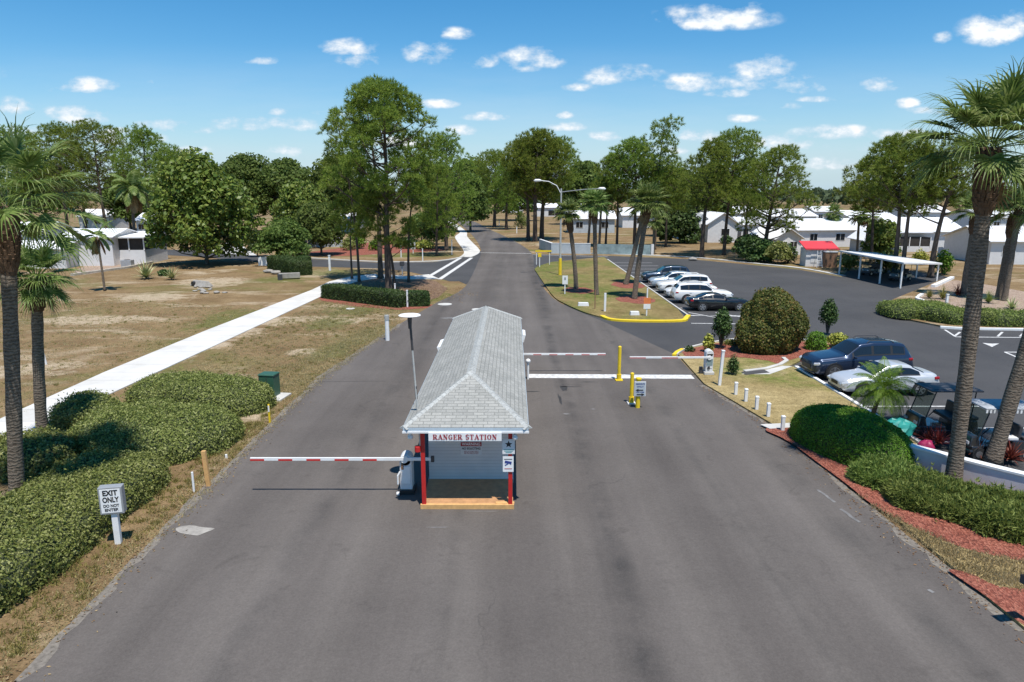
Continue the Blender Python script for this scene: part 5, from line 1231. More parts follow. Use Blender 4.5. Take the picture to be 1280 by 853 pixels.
# ---------------------------------------------------------------- homes, sheds, carport, walls, street lamp, small signs
def home(name, label, loc, rot, Lx, Wy, H, ridge, roof='white_roof', wall='siding_w', over=.45, wins=(), ends=(), porch=None, ridge_along='x', cat='mobile home', flat=False, door=None):
    """Lx along local x (the ridge), Wy along local y; wins = (side, pos, w, h, zc) with side '-y','+y','-x','+x'"""
    t = thing(name, label, cat, loc, rot)
    b = MB(); hx, hy = Lx / 2, Wy / 2
    b.box((0, 0, H / 2), (Lx, Wy, H))
    for s in (-1, 1): b.add([(s * hx, -hy, H), (s * hx, hy, H), (s * hx, 0, H + ridge * .96)], [(0, 1, 2)])
    b.build('wall', M[wall], t)
    r = MB(); e = over; zt = .10; k = ridge / hy
    for s in (-1, 1):
        y0 = s * (hy + e); z0 = H - e * k
        V = [(-hx - e, y0, z0), (hx + e, y0, z0), (hx + e, 0, H + ridge), (-hx - e, 0, H + ridge)]
        r.add(V + [(v[0], v[1], v[2] + zt) for v in V], [(0, 1, 2, 3), (4, 5, 6, 7), (0, 1, 5, 4), (1, 2, 6, 5), (0, 3, 7, 4)])
    ro = r.build('roof', M[roof], t)
    g = MB()
    for x in np.arange(-hx, hx, 1.2): 
        for s in (-1, 1): g.tube([(x, s * (hy + e), H - e * k + zt + .01), (x, 0, H + ridge + zt + .01)], .02, 4)
    g.build('roof_seam', M[roof], ro)
    for (sd_, pos, w_, h_, zc) in wins:
        ax = sd_[1]; s = 1 if sd_[0] == '+' else -1
        if ax == 'y': c, d, dp = (pos, s * (hy + .02), zc), (w_ + .14, .06, h_ + .14), (w_, .03, h_)
        else: c, d, dp = (s * (hx + .02), pos, zc), (.06, w_ + .14, h_ + .14), (.03, w_, h_)
        f = MB().box(c, d).build('window', M['white'], t); c2 = (c[0], c[1] + s * .03, c[2]) if ax == 'y' else (c[0] + s * .03, c[1], c[2])
        MB().box(c2, dp).build('pane', M['glass'], f)
        mt = MB(); mt.box(c2, (.05, .05, h_) if True else 0); mt.build('mullion', M['white'], f)
    if door:
        sd_, pos = door; ax = sd_[1]; s = 1 if sd_[0] == '+' else -1
        c = (pos, s * (hy + .02), 1.05) if ax == 'y' else (s * (hx + .02), pos, 1.05)
        d = MB().box(c, (.95, .06, 2.05) if ax == 'y' else (.06, .95, 2.05)).build('door', M['off_white'], t)
    if porch:
        sd_, p0, p1, dep = porch; s = 1 if sd_[0] == '+' else -1
        if sd_[1] == 'y':
            y0, y1 = s * (hy + .01), s * (hy + dep); xm = (p0 + p1) / 2
            MB().box((xm, (y0 + y1) / 2, H - .05), (p1 - p0 + .4, dep + .5, .12), rx=-s * .06).build('porch_roof', M[roof], t)
            MB().box((xm, (y0 + y1) / 2, .45), (p1 - p0, dep - .02, .9)).build('porch_base', M[wall], t)
            MB().box((xm, (y0 + y1) / 2, 1.6), (p1 - p0 - .1, dep - .12, 1.4)).build('porch_screen', M['screen'], t)
            n_ = max(2, int((p1 - p0) / 1.5))
            for i in range(n_ + 1): MB().box((p0 + (p1 - p0) * i / n_, y1, 1.6), (.10, .10, 1.5)).build('porch_post', M['white'], t)
        else:
            x0, x1 = s * (hx + .01), s * (hx + dep); ym = (p0 + p1) / 2
            MB().box(((x0 + x1) / 2, ym, H - .05), (dep + .5, p1 - p0 + .4, .12), ry=s * .06).build('porch_roof', M[roof], t)
            MB().box(((x0 + x1) / 2, ym, .45), (dep - .02, p1 - p0, .9)).build('porch_base', M[wall], t)
            MB().box(((x0 + x1) / 2, ym, 1.6), (dep - .12, p1 - p0 - .1, 1.4)).build('porch_screen', M['screen'], t)
            n_ = max(2, int((p1 - p0) / 1.5))
            for i in range(n_ + 1): MB().box((x1, p0 + (p1 - p0) * i / n_, 1.6), (.10, .10, 1.5)).build('porch_post', M['white'], t)
    return t
# left home with screened porch: its long side faces the lawn
pc_ = P(107, 333); pp_ = P(156, 331)
lh = home('mobile_home', 'white mobile home with narrow dark windows behind the left lawn', (pc_.x, pc_.y + 4.2, 0), R(4), 6.4, 8.0, 3.7, .8, wins=(('-y', -2.2, .75, 1.5, 2.5), ('-y', 1.2, .75, 1.5, 2.5)), over=.35)
rm = thing('screened_porch', 'dark screened porch with white frame and low roof on the end of the left home', 'porch', (pp_.x, pp_.y + 3.6, 0), R(4))
bp = MB(); bp.box((0, 0, .95), (4.9, 7.0, 1.9)); bp.build('wall', M['siding_w'], rm); MB().box((0, 0, 2.75), (4.8, 6.9, 1.7)).build('screen', M['screen'], rm)
for x in (-2.4, -1.35, .5, 2.4): MB().box((x, -3.5, 2.75), (.14, .12, 1.75)).build('post', M['white'], rm)
for y in (0, 3.4): MB().box((2.47, y, 2.75), (.12, .14, 1.75)).build('post', M['white'], rm)
MB().box((-1.88, -3.52, 1.0), (.9, .06, 1.9)).build('door', M['dark'], rm)
MB().box((-.1, -.1, 3.72), (5.7, 7.9, .16), rx=.045).build('roof', M['white_roof'], rm)
sr = MB()
for i in range(5): sr.box((-1.8, -3.6 - .3 * i, (.95 - .19 * i) / 2), (1.5, .3, .95 - .19 * i))
sr.build('steps', M['grey_roof'], rm)
p = P(160, 334); ac = thing('air_conditioner', 'grey air conditioning unit in front of the screened porch', 'air conditioner', (p.x, p.y, 0)); MB().box((0, 0, .45), (1.3, .9, .9)).build('case', M['grey'], ac, bevel=.04); MB().cyl((0, 0, .9), (0, 0, .94), .36).build('fan_grille', M['dark'], ac)
p = P(50, 336); sh = home('garage', 'low white roofed garage joined to the left end of the white home', (p.x, p.y + 2.6, 0), R(4), 6.0, 5.2, 2.5, .75, wall='off_white', wins=(('-y', 1.2, 2.6, .9, 1.4),), cat='garage')
p = P(20, 322); home('mobile_home', 'white roofed home end behind the tall left palm', (p.x - 2, p.y + 6, 0), R(4), 9, 9, 3.6, 1.2)
# homes on the right and in the middle distance
def at(px_, py_): q = P(px_, py_); return q.x, q.y
def hp(label, pxl, pxr, pybase, depth, H=2.7, ridge=1.0, rot=0, **k):
    a, b = P(pxl, pybase), P(pxr, pybase); w_ = (b - a).length
    if not k.get('wins'): k['wins'] = (('-y', -w_ * .28, 1.3, 1.1, H * .58), ('-y', w_ * .1, 1.6, 1.1, H * .58), ('-y', w_ * .36, .9, 1.1, H * .58))
    return home('mobile_home', label, ((a.x + b.x) / 2, a.y + depth / 2, 0), R(rot), w_, depth, H, ridge, **k)
def hg(label, pxl, pxr, pybase, length, H=2.7, ridge=1.3, rot=0, **k):
    """gable end towards the camera"""
    a, b = P(pxl, pybase), P(pxr, pybase); w_ = (b - a).length
    if not k.get('wins'): k['wins'] = (('-x', -w_ * .2, 1.1, 1.0, H * .58), ('-x', w_ * .2, 1.1, 1.0, H * .58))
    return home('mobile_home', label, ((a.x + b.x) / 2, a.y + length / 2, 0), R(90 + rot), length, w_, H, ridge, **k)
hg('white gabled home with one small window facing the lot behind two pines', 884, 921, 303.5, 16, 3.6, 1.9, wall='off_white', wins=(('-x', -.5, 1.5, 1.2, 2.0),))
hg('white home with a grey roof beside the dark rounded broadleaf tree', 860, 884, 302, 20, 3.6, 1.6, 4, roof='grey_roof')
hp('white home with bright roof right of the gabled home', 926, 962, 302, 9, 3.3, 1.2, wins=(('-y', 2, 1.4, 1.3, 1.8), ('-y', -2, 1.0, 1.2, 1.8)))
hp('pale blue walled home behind the island palms', 712, 768, 291.5, 9, 3.4, 1.6, wall='wall_blue', wins=(('-y', -3, 1.6, 1.3, 1.9), ('-y', 3, 1.6, 1.3, 1.9)))
hp('white home with one wide dark window behind the three road bend pines', 668, 706, 271, 12, 3.6, 1.4, wins=(('-y', 2, 5.0, 2.0, 1.5),))
hp('distant white roofed home left of the street lamp head', 706, 748, 273, 14, 4.5, 2.4)
hp('distant white home behind the pale crowned palms', 778, 832, 285, 12, 3.4, 1.8, wins=(('-y', -2, 1.6, 1.3, 1.9),))
hp('small far white home beyond the road bend pines', 628, 654, 266, 12, 3.2, 1.6)
hg('white gabled shed like home left of the red roofed kiosk', 962, 996, 319, 8, 2.6, 1.3, 10, wall='off_white')
hp('long low white roofed home behind the red roofed kiosk', 990, 1082, 309, 12, 3.0, 1.6, 6)
hg('small grey home between the two carport pines', 1092, 1117, 319, 9, 2.3, 1.2, -8, wall='wall_blue')
hp('wide white roofed home with a screened porch behind the right pines', 1128, 1204, 314, 13, 3.2, 1.9, -4, porch=('-y', -6, -1.2, 2.2), wins=(('-y', 3.4, 1.5, 1.2, 1.8),))
hp('white walled home with one window at the right frame edge', 1240, 1330, 331, 11, 3.1, 1.6, -3, wins=(('-y', -2.4, 1.6, 1.2, 1.9),))
hp('far white home with flat bright roof left of the carport pines', 1018, 1050, 279, 12, 3.6, 1.4)
hp('long white roof second row behind the low home', 950, 1018, 287, 14, 3.4, 1.6, 3)
hp('white roofed home in the second row behind the gabled home', 898, 946, 283, 14, 3.6, 1.8)
hp('far white roofed home behind the leaning right pine', 1136, 1184, 285, 14, 4.2, 1.8)
hp('white roof in the second row right of the big palm', 1228, 1300, 293, 14, 3.8, 1.9)
hp('white roofed home in the second row between carport pines', 1060, 1118, 291, 13, 3.4, 1.6, 4)
hp('white home half hidden behind the row of left pines', 100, 138, 287, 9, 3.4, 1.6)
hp('small bright home behind the left side of the magnolia', 172, 200, 295, 8, 3.4, 1.4)
hp('white home far beyond the small oak behind the clipped box', 404, 446, 290, 10, 3.2, 1.2)
hp('far white home low under the pines right of the road bend', 843, 872, 284, 12, 3.6, 1.8)
# red roofed kiosk, ladder, brown cabinet
a = P(1006, 333.5); k = thing('kiosk', 'small pinkish white kiosk with a red metal roof at the far edge of the lot', 'kiosk', (a.x + 1.5, a.y + 1.2, 0), R(-4))
MB().box((0, 0, 1.15), (2.6, 2.2, 2.3)).build('wall', M['siding_w'], k)
r_ = MB(); r_.box((.6, .1, 2.62), (4.2, 3.0, .10), rx=.28).box((.6, -1.5, 2.24), (4.2, .06, .16)); r_.build('roof', M['red_roof'], k)
MB().box((-.3, -1.12, 1.25), (.8, .04, 1.5)).build('door', M['off_white'], k)
b_ = P(1039, 334.5); k2 = thing('cabinet', 'brown wooden cabinet with a white top right of the ladder', 'cabinet', (b_.x, b_.y + .8, 0), R(-4)); MB().box((0, 0, .95), (1.5, 1.4, 1.9)).build('body', M['brown'], k2); MB().box((0, 0, 1.95), (1.6, 1.5, .12)).build('top', M['white'], k2)
b_ = P(1022.5, 334.5); la = thing('ladder', 'white stepladder leaning open in front of the red roofed kiosk', 'ladder', (b_.x, b_.y - .2, 0)); lm = MB()
for s in (-1, 1): lm.tube([(s * .34, -.25, 0), (s * .2, .25, 2.1)], .035, 6); lm.tube([(s * .34, .8, 0), (s * .2, .27, 2.1)], .03, 6)
lm.build('rails', M['off_white'], la); rg = MB()
for i in range(6): rg.box((0, -.25 + .5 * (i + 1) / 7, 2.1 * (i + 1) / 7), (.62 - .03 * i, .09, .04))
rg.build('rungs', M['off_white'], la)
# golf cart shelter
A_, B_, C_, D_ = Vector((37.6, 80.5, 2.60)), Vector((38.0, 67.6, 2.45)), Vector((45.2, 73.2, 1.85)), Vector((44.4, 85.0, 1.95))
cp = thing('carport', 'long low flat white carport on thin posts at the far side of the lot', 'carport', (A_.x, A_.y, 0)); o0 = Vector((A_.x, A_.y, 0))
rf = MB(); v4 = [A_ - o0, B_ - o0, C_ - o0, D_ - o0]; rf.add([v for v in v4] + [v + Vector((0, 0, .16)) for v in v4], [(3, 2, 1, 0), (4, 5, 6, 7), (0, 1, 5, 4), (1, 2, 6, 5), (2, 3, 7, 6), (3, 0, 4, 7)])
rf.build('roof', M['off_white'], cp)  # roof greyed to carry the shade of its slope
for u in (.02, .36, .68, .97):
    for q0, q1 in ((A_, B_), (D_, C_)):
        q = q0.lerp(q1, u) - o0; q = q + ((C_ - B_).normalized() * (.35 if q0 is A_ else -.35)); MB().box((q.x, q.y, q.z / 2), (.13, .13, q.z)).build('post', M['white'], cp)
golf = [('white golf cart under the far half of the carport', (41.2, 79.6), 'white'), ('dark golf cart parked under the near half of the carport', (41.6, 74.4), 'dark')]
for lab, (x, y), rm_ in golf: golf_cart(lab, (x, y, .01), R(205), rm_)
# white picket fence before the right home
fp = P(1172, 321), P(1212, 318.5); fe = thing('picket_fence', 'white picket fence beside the screened porch home', 'fence', fp[0]); d_ = fp[1] - fp[0]; n_ = int(d_.length / .28); fm = MB()
for i in range(n_): q = d_ * (i / n_); fm.box((q.x, q.y, .7), (.18, .04, 1.4))
fm.build('pickets', M['white'], fe); MB().tube([(0, .04, .4), (d_.x, d_.y + .04, .4)], .05, 4).tube([(0, .04, 1.1), (d_.x, d_.y + .04, 1.1)], .05, 4).build('rails', M['white'], fe)
# low walls
wl = thing('low_wall', 'low white rendered wall behind the creeping juniper and big palm', 'wall', (13.35, 22.2, .08)); pw = [(-.1, .25), (.15, -.15), (1.05, -1.25), (2.1, -2.45), (4.6, -5.0), (8.5, -8.6)]
MB().kerb(smoothline(pw, 5), .24, 0, .78).build('wall_body', M['off_white'], wl); MB().kerb(smoothline(pw, 5), .30, .782, .85).build('coping', M['white'], wl)
q0, q1, q2, q3 = P(675, 311), P(690, 317), P(738, 317.6), P(813, 318.8)
w1 = thing('roadside_wall', 'low white wall at the far side of the crossing with a short return', 'wall', q1); MB().kerb([(q0 - q1)[:2], (0, 0), (q2 - q1)[:2]], .3, 0, 1.55).build('wall_body', M['wall_blue'], w1); MB().kerb([(q0 - q1)[:2], (0, 0), (q2 - q1)[:2]], .36, 1.552, 1.62).build('coping', M['white'], w1)
w2 = thing('roadside_wall', 'weathered teal section of wall continuing behind the island palms', 'wall', q2); MB().kerb([(.4, 0), ((q3 - q2).x, (q3 - q2).y)], .3, 0, 1.5).build('wall_body', M['wall_teal'], w2)
MB().box(((q3 - q2).x + .25, (q3 - q2).y, .8), (.4, .4, 1.6)).build('end_pier', M['off_white'], w2)
# street lamp with two arms
p = P(700, 345); sl = thing('street_lamp', 'tall concrete street lamp with two arms and a yellow painted foot', 'street lamp', (p.x, p.y, .1))
MB().tube([(0, 0, 1.9), (0, 0, 9.6)], [.12, .085], 12).build('pole', M['galv'], sl); MB().tube([(0, 0, 0), (0, 0, 1.9)], [.19, .17], 12).build('painted_foot', M['paint_y'], sl)
MB().tube([(0, 0, 9.0), (-.5, 0, 9.9), (-1.4, 0, 10.35), (-2.3, 0, 10.45)], .045, 8).build('arm', M['white'], sl); MB().tube([(0, 0, 9.2), (1.2, -.4, 9.35), (2.6, -.9, 9.5), (3.9, -1.3, 9.55)], .045, 8).build('arm', M['grey'], sl)
for x, y, z, s in ((-2.6, 0, 10.45, -1), (4.3, -1.4, 9.56, 1)): MB().tube([(x - s * .4, y + s * .1, z), (x - s * .2, y, z + .02), (x + s * .25, y, z), (x + s * .45, y, z - .02)], [.06, .14, .17, .05], 10).build('lamp_head', M['white'], sl, smooth=True)
# small signs on the island and around
def post_sign(label, px_, py_, h, plates, post='white', w_=.09, name='sign_post', cat='sign'):
    q = P(px_, py_); t = thing(name, label, cat, (q.x, q.y, .1)); MB().box((0, 0, h / 2), (w_, w_, h)).build('post', M[post], t)
    for (dx, z, pw_, ph, m_) in plates: MB().box((dx, -w_ / 2 - .015, z), (pw_, .025, ph)).build('plate', M[m_], t, bevel=.005)
    return t
post_sign('white post with a small yellow sign under a yellow street blade', 674.5, 335, 1.75, [(0, 1.5, .42, .5, 'paint_y')])
q = P(674.5, 335); sb_ = thing('height_bar', 'long yellow bar sign at the start of the island', 'sign', (q.x + .4, q.y + 3.0, .1)); MB().box((.2, 0, 1.75), (2.1, .06, .22)).build('plate', M['paint_y'], sb_); MB().box((1.0, .06, .9), (.08, .08, 1.8)).build('post', M['white'], sb_); MB().box((-.7, .06, .9), (.08, .08, 1.8)).build('post', M['white'], sb_)
s_ = post_sign('small white traffic sign on a white post left of the first island palm', 706, 369, 1.65, [(0, 1.3, .50, .80, 'white')])
MB().box((0, -.078, 1.42), (.16, .008, .24)).build('symbol', M['grey'], s_)
post_sign('thin rusty brown stake between two island palms', 743.5, 388, 1.55, [], 'brown', .07, 'marker_post', 'post')
post_sign('plain white square post at the front of the island', 756, 391, 1.45, [], 'white', .16, 'marker_post', 'post')
s_ = post_sign('white post with an orange and white sign on the island kerb', 808, 396.5, 2.1, [(0, 1.15, .52, .46, 'orange'), (0, .72, .52, .38, 'white')])
for (x_, y_, lab) in ((729, 384, 'white utility vault lid by the road edge of the island'), (793, 395.5, 'small grey white utility vault behind the yellow kerb')):
    q = P(x_, y_); t = thing('utility_vault', lab, 'utility box', (q.x, q.y, .1)); MB().box((0, 0, .14), (.9 if x_ < 750 else .7, .5, .28), top=(.9, .85)).build('case', M['off_white'], t, bevel=.02)
for (x_, y_, h_, lab) in ((752, 306.5, 1.5, 'white marker post with dark top beside the roadside wall'), (670, 284, 1.4, 'white post on the far verge near three pines'),):
    pass
for (x_, y_, h_, w_, lab) in ((565, 318.5, 2.2, .13, 'white post beside the far crosswalk ramp'), (501.5, 322, 1.6, .12, 'slim white post in the grass left of the far crosswalk'), (528.5, 327, 1.7, .12, 'slim white post at the side street kerb'), (646, 292, 1.5, .2, 'white stub post right of the far main road'), (624, 283, 1.5, .2, 'small white post at the road bend near dark pines'),
                          (509.5, 384, 1.35, .12, 'white post left of the short clipped hedge'), (494, 366, .8, .12, 'short pale stake in front of the tall pine'), (412.5, 338.5, 1.8, .22, 'pale square post at the end of the clipped box hedge'), (1182, 388, 1.25, .16, 'white bollard light in the planter bed'), (697.5, 317, 1.6, .13, 'white post with red top before the roadside wall')):
    q = P(x_, y_); t = thing('marker_post', lab, 'post', (q.x, q.y, 0)); MB().box((0, 0, h_ / 2), (w_, w_, h_)).build('shaft', M['white'], t)
    MB().box((0, 0, h_ + .03), (w_ * 1.25, w_ * 1.25, .06)).build('cap', M['red' if 'red' in lab else 'white'], t)
q = P(503, 344); t = thing('mailbox', 'dark mailbox shaped box on a post beside the side street', 'mailbox', (q.x, q.y, 0)); MB().box((0, 0, .55), (.12, .12, 1.1)).build('post', M['grey'], t); MB().box((0, 0, 1.3), (.5, .4, .5)).build('box', M['dark'], t, bevel=.05)
q = P(516.5, 317); t = thing('notice_sign', 'small white notice with a red mark in the mulch bed', 'sign', (q.x, q.y, 0)); MB().box((0, 0, .5), (.1, .1, 1.0)).build('post', M['white'], t); MB().box((0, -.07, 1.2), (.75, .04, 1.1)).build('plate', M['white'], t); MB().box((0, -.095, 1.3), (.4, .01, .3)).build('mark', M['red'], t)
q = P(372, 309); t = thing('monument_sign', 'grey blue slatted entrance wall under the small oak', 'sign wall', (q.x + 3, q.y, 0), R(6)); 
mm = MB()
for i in range(8): mm.box((-4.2 + i * 1.2, 0, .95), (1.08, .25, 1.9 + .2 * (i % 2)))
mm.build('panel', M['wall_blue'], t)
# block and culvert
q = P(335, 332); t = thing('planter_wall', 'low white block wall at the left end of the clipped box', 'wall', (q.x + .2, q.y, 0)); MB().box((0, 0, .55), (2.6, .8, 1.1)).build('wall_body', M['white'], t, bevel=.03)
q = P(252, 358); t = thing('culvert', 'sloping concrete culvert mouth with a dark pipe in the dry lawn', 'culvert', (q.x, q.y, 0), R(-35))
MB().box((0, 0, .30), (2.6, 1.0, .50), top=(.85, .35)).build('headwall', M['old_concrete'], t); MB().cyl((-.7, -.56, .26), (-.7, -.32, .26), .24, n=16).build('pipe', M['black'], t)
rng = random.Random(4)
for i in range(16):
    q2 = P(262 + rng.uniform(-22, 22), 363 + rng.uniform(-4, 5)); o = lump('rock', 'pale broken rock in the heap below the culvert', 'rock', (q2.x, q2.y, 0), (rng.uniform(.12, .3), rng.uniform(.12, .25), rng.uniform(.05, .13)), 'old_concrete', i); o['group'] = 'rocks below the culvert'
q = P(362, 349); t = thing('drain_box', 'grey concrete drain inlet in front of the clipped box hedge', 'drain', (q.x, q.y, 0), R(20)); MB().box((0, 0, .4), (2.2, .8, .5)).build('headwall', M['old_concrete'], t); MB().box((-1.0, -.5, .3), (.5, .6, .6)).build('grate', M['dark'], t)
q = P(328, 362)
for i, (x_, y_, lab) in enumerate(((345, 343, 'larger pale boulder left of the drain inlet'), (336, 341.5, 'smaller pale boulder beside the block wall'), (866, 326, 'sand coloured rock at the far kerb of the lot'))):
    q = P(x_, y_); lump('rock', lab, 'rock', (q.x, q.y, 0), (.6, .45, .22), 'old_concrete', i + 30)
# ---------------------------------------------------------------- trees and plants where they stand
def hgt(bx, by, ty): Y = P(bx, by).y; return PD(bx, ty, Y).z
def mpp(bx, by): q = P(bx, by); return (q.y * CS + CH * SN) / CF      # metres per photo pixel at that depth
ROWP = 'pines standing in a row'
def pine(label, bx, by, ty, wpx, cbot, seed, shape='round', lean_px=0, nl=None, dens=1.0, tr=None, lr=None, group=None, leaf='pine_leaf', ls=.24, inner=.3, name='pine_tree', kind='pine', bk='pine_bark', flat=.62):
    q = P(bx, by); H = hgt(bx, by, ty); cb = max(.5, hgt(bx, by, cbot)); m = mpp(bx, by); Rc = wpx * m / 2
    lr = lr or max(.75, min(1.6, Rc * .25)); vol = Rc * Rc * (H - cb)
    nl = nl or int(max(16, min(64, vol / (lr ** 3) * .34)))
    return lobe_tree(name, label, 'tree', seed, H, cb, Rc, nl, lr, kind, shape, tr or max(.14, H * .0135), dens, bk, leaf, (lean_px * m, 0), (q.x, q.y, 0), 0, group, leafsize=ls, flat=flat, inner=inner)
# the clump left of the road
pine('tallest pine with a broad rounded crown beside the clipped hedges', 486, 362, 109, 138, 246, 11, 'umbrella', 0, 58, 1.9, .34, 1.3, ls=.27, inner=.3)
pine('second tall pine with crown merging left of the tallest pine', 476, 348, 132, 112, 226, 12, 'umbrella', -6, 26, 1.2, .30, 1.15, ls=.26)
pine('thin leaning pine at the left edge of the pine clump', 449, 352, 142, 66, 262, 13, 'sparse', -18, 24, 1.0, .15, .95, ls=.24)
pine('young pine with a low bright crown in front of the tall pines', 493, 360, 238, 74, 312, 14, 'round', -24, 24, 1.4, .16, .95, ls=.26)
pine('low bushy pine crown left of the tall trunks', 440, 349, 244, 56, 296, 15, 'round', 4, 15, 1.4, .13, .95, ls=.26)
pine('thin dark trunked pine right of the tall pines with one long side limb', 511, 353, 200, 60, 262, 16, 'sparse', 14, 16, 1.1, .15, .95)
pine('full green pine beside the far crosswalk ramp', 558, 313, 171, 80, 284, 17, 'round', 2, 48, 1.4, .32, 1.6, ls=.30)
pine('bright drooping pine left of the far crosswalk pine', 546, 320, 208, 60, 296, 18, 'round', 4, 26, 1.3, .2, 1.3, ls=.30)
# along the far road
pine('dark pine at the left of the road bend', 618, 284, 192, 58, 258, 19, 'round', 4, 44, 1.4, .5, 2.4, ls=.42)
pine('leftmost of three tall pines right of the road bend', 660, 301, 180, 52, 248, 20, 'round', -6, 46, 1.5, .4, 2.0, ls=.36)
pine('middle of three tall pines right of the road bend', 668.5, 302, 167, 66, 244, 21, 'round', 4, 54, 1.5, .48, 2.1, ls=.36)
pine('thick trunked rightmost of three pines right of the road bend', 677, 300, 178, 64, 252, 22, 'round', 16, 50, 1.4, .5, 2.1, ls=.36)
pine('pale barked pine left of the three road bend pines', 633, 287, 205, 40, 268, 23, 'round', 4, 26, 1.3, .4, 2.0, ls=.40)
pine('pine with a rounded crown above the long roadside wall', 793, 310, 180, 68, 246, 24, 'umbrella', -6, 46, 1.2, .34, 1.8, ls=.34)
pine('slim pine left of the rounded roadside pine', 771, 309, 198, 54, 252, 25, 'round', -4, 30, 1.2, .25, 1.6, ls=.32)
pine('slender pine trunk behind the middle island palm', 757, 308, 224, 44, 264, 26, 'round', 2, 22, 1.2, .22, 1.5, ls=.32)
pine('tall sparse topped pine standing above its neighbours', 818, 312, 152, 60, 240, 27, 'sparse', 6, 24, 1.1, .26, 1.55, ls=.34, inner=.1)
pine('low bushy pine below the sparse topped pine', 832, 309, 208, 60, 266, 28, 'round', 0, 32, 1.3, .22, 1.8, ls=.34)
pine('pine with open crown in front of the gabled home, left trunk', 877, 322, 180, 64, 264, 29, 'round', 10, 44, 1.25, .34, 1.55, ls=.30)
pine('tall thin pine in front of the gabled home, right trunk', 905, 319, 167, 76, 250, 30, 'umbrella', 8, 46, 1.15, .28, 1.5, ls=.30)
pine('wide low branching pine beside the lot with forked limbs', 955, 325, 190, 104, 290, 31, 'round', 14, 56, 1.3, .34, 1.6, ls=.29)
pine('small pine behind the forked pine', 930, 316, 206, 56, 264, 32, 'round', 2, 28, 1.1, .22, 1.6, ls=.31)
# by the carport
pine('left carport pine with a broad lumpy crown', 1117, 343, 172, 88, 248, 33, 'umbrella', -6, 44, 1.35, .30, 1.45, ls=.28)
pine('right carport pine close beside its twin trunk', 1127, 344, 190, 82, 266, 34, 'round', 4, 40, 1.3, .28, 1.4, ls=.28)
pine('low leaning pine left of the carport pines', 1088, 332, 206, 66, 268, 35, 'round', -12, 30, 1.3, .22, 1.4, ls=.30)
pine('dark leaning pine with bare forked limbs near the big palm', 1163, 347, 176, 86, 262, 36, 'umbrella', 24, 36, 1.1, .32, 1.35, ls=.28)
# left skyline row
for i, (lab, bx, by, ty, w_, cb_) in enumerate((('leftmost pine in the left skyline row', -6, 292, 156, 90, 240), ('broad pine over the left home roof', 42, 296, 163, 78, 250), ('second dense pine of the left skyline row', 86, 297, 160, 84, 236), ('tall central pine of the left skyline row', 134, 298, 157, 92, 228), ('pine with bare lower limbs behind the queen palm', 190, 301, 165, 76, 246), ('rightmost lower pine of the left row above the magnolia', 222, 302, 190, 60, 262), ('shorter pine filling the left row behind the home', 108, 289, 185, 70, 262))):
    pine(lab, bx, by, ty, w_, cb_, 50 + i, 'umbrella' if i % 2 else 'round', (i % 3 - 1) * 5, 50, 1.35, .36, 1.9, ROWP, ls=.33)
# broadleaf trees
def oak(label, bx, by, ty, wpx, cbot, seed, leaf='oak_leaf', ls=.22, dens=1.0, shape='dome', nl=None, lr=None, tr=None, name='oak_tree', flat=.7, inner=.35):
    q = P(bx, by); H = hgt(bx, by, ty); cb = max(.4, hgt(bx, by, cbot)); m = mpp(bx, by); Rc = wpx * m / 2; lr = lr or max(.7, Rc * .26)
    return lobe_tree(name, label, 'tree', seed, H, cb, Rc * .88, nl or 52, lr, 'leaf', shape, tr or H * .026, dens, 'oak_bark', leaf, (0, 0), (q.x, q.y, 0), 0, None, leafsize=ls, flat=flat, inner=inner)
oak('large glossy magnolia with pale flowers beside the left home', 259, 331, 203, 122, 316, 70, 'mag_leaf', .27, 1.9, 'dome', 70, 2.0, .25, 'magnolia_tree', .75)
oak('dark spreading oak on the skyline right of the magnolia', 312, 291, 201, 96, 268, 71, ls=.34, dens=1.3, lr=2.4, nl=74, shape='round')
oak('second dark oak on the skyline left of the pine clump', 360, 291, 206, 96, 270, 72, ls=.34, dens=1.3, lr=2.4, nl=74, shape='round')
oak('mid green broadleaf tree behind the small live oaks', 378, 309, 234, 84, 300, 73, 'mag_leaf', .28, 1.5, lr=2.0)
oak('small live oak with twisted trunks beside the clipped box hedge', 358, 330, 283, 68, 318, 74, ls=.20, dens=1.3, lr=1.25, nl=44, flat=.6)
oak('dark live oak over the entrance wall', 402, 319, 262, 64, 305, 75, ls=.22, dens=1.3, lr=1.5, nl=40)
oak('small dark dome of a tree at the end of the driveway', 322, 321, 292, 24, 316, 76, 'box_leaf', .14, 1.0, lr=.75, nl=26)
oak('dark tree behind the pine clump', 425, 292, 202, 70, 270, 77, ls=.36, dens=1.4, lr=2.5)
oak('broad dark oak behind the street lamp', 728, 281, 212, 56, 262, 78, ls=.5, dens=1.4, lr=3.2)
oak('distant oak between the road bend and the three pines', 648, 276, 214, 52, 264, 79, ls=.5, dens=1.3, lr=3.4)
oak('far oak closing the view above the road bend', 590, 270, 206, 60, 262, 80, ls=.6, dens=1.4, lr=4.5)
oak('far oak left of the one closing the road bend', 552, 272, 214, 62, 262, 81, ls=.6, dens=1.3, lr=4.2)
oak('loose grey green tree in the far entrance bed', 527, 306, 272, 46, 298, 82, ls=.24, dens=.8, lr=1.5, nl=34)
oak('small dark tree beside the far crosswalk pine', 546, 310, 266, 34, 298, 83, ls=.24, dens=1.0, lr=1.5, nl=30)
oak('dark rounded broadleaf tree beside the grey roofed home', 850, 304, 266, 46, 302, 84, 'box_leaf', .30, 1.4, 'dome', 40, 1.6)
oak('dark dense tree filling the gap behind the tall sparse pine', 846, 296, 222, 60, 284, 85, ls=.4, dens=1.4, lr=2.6)
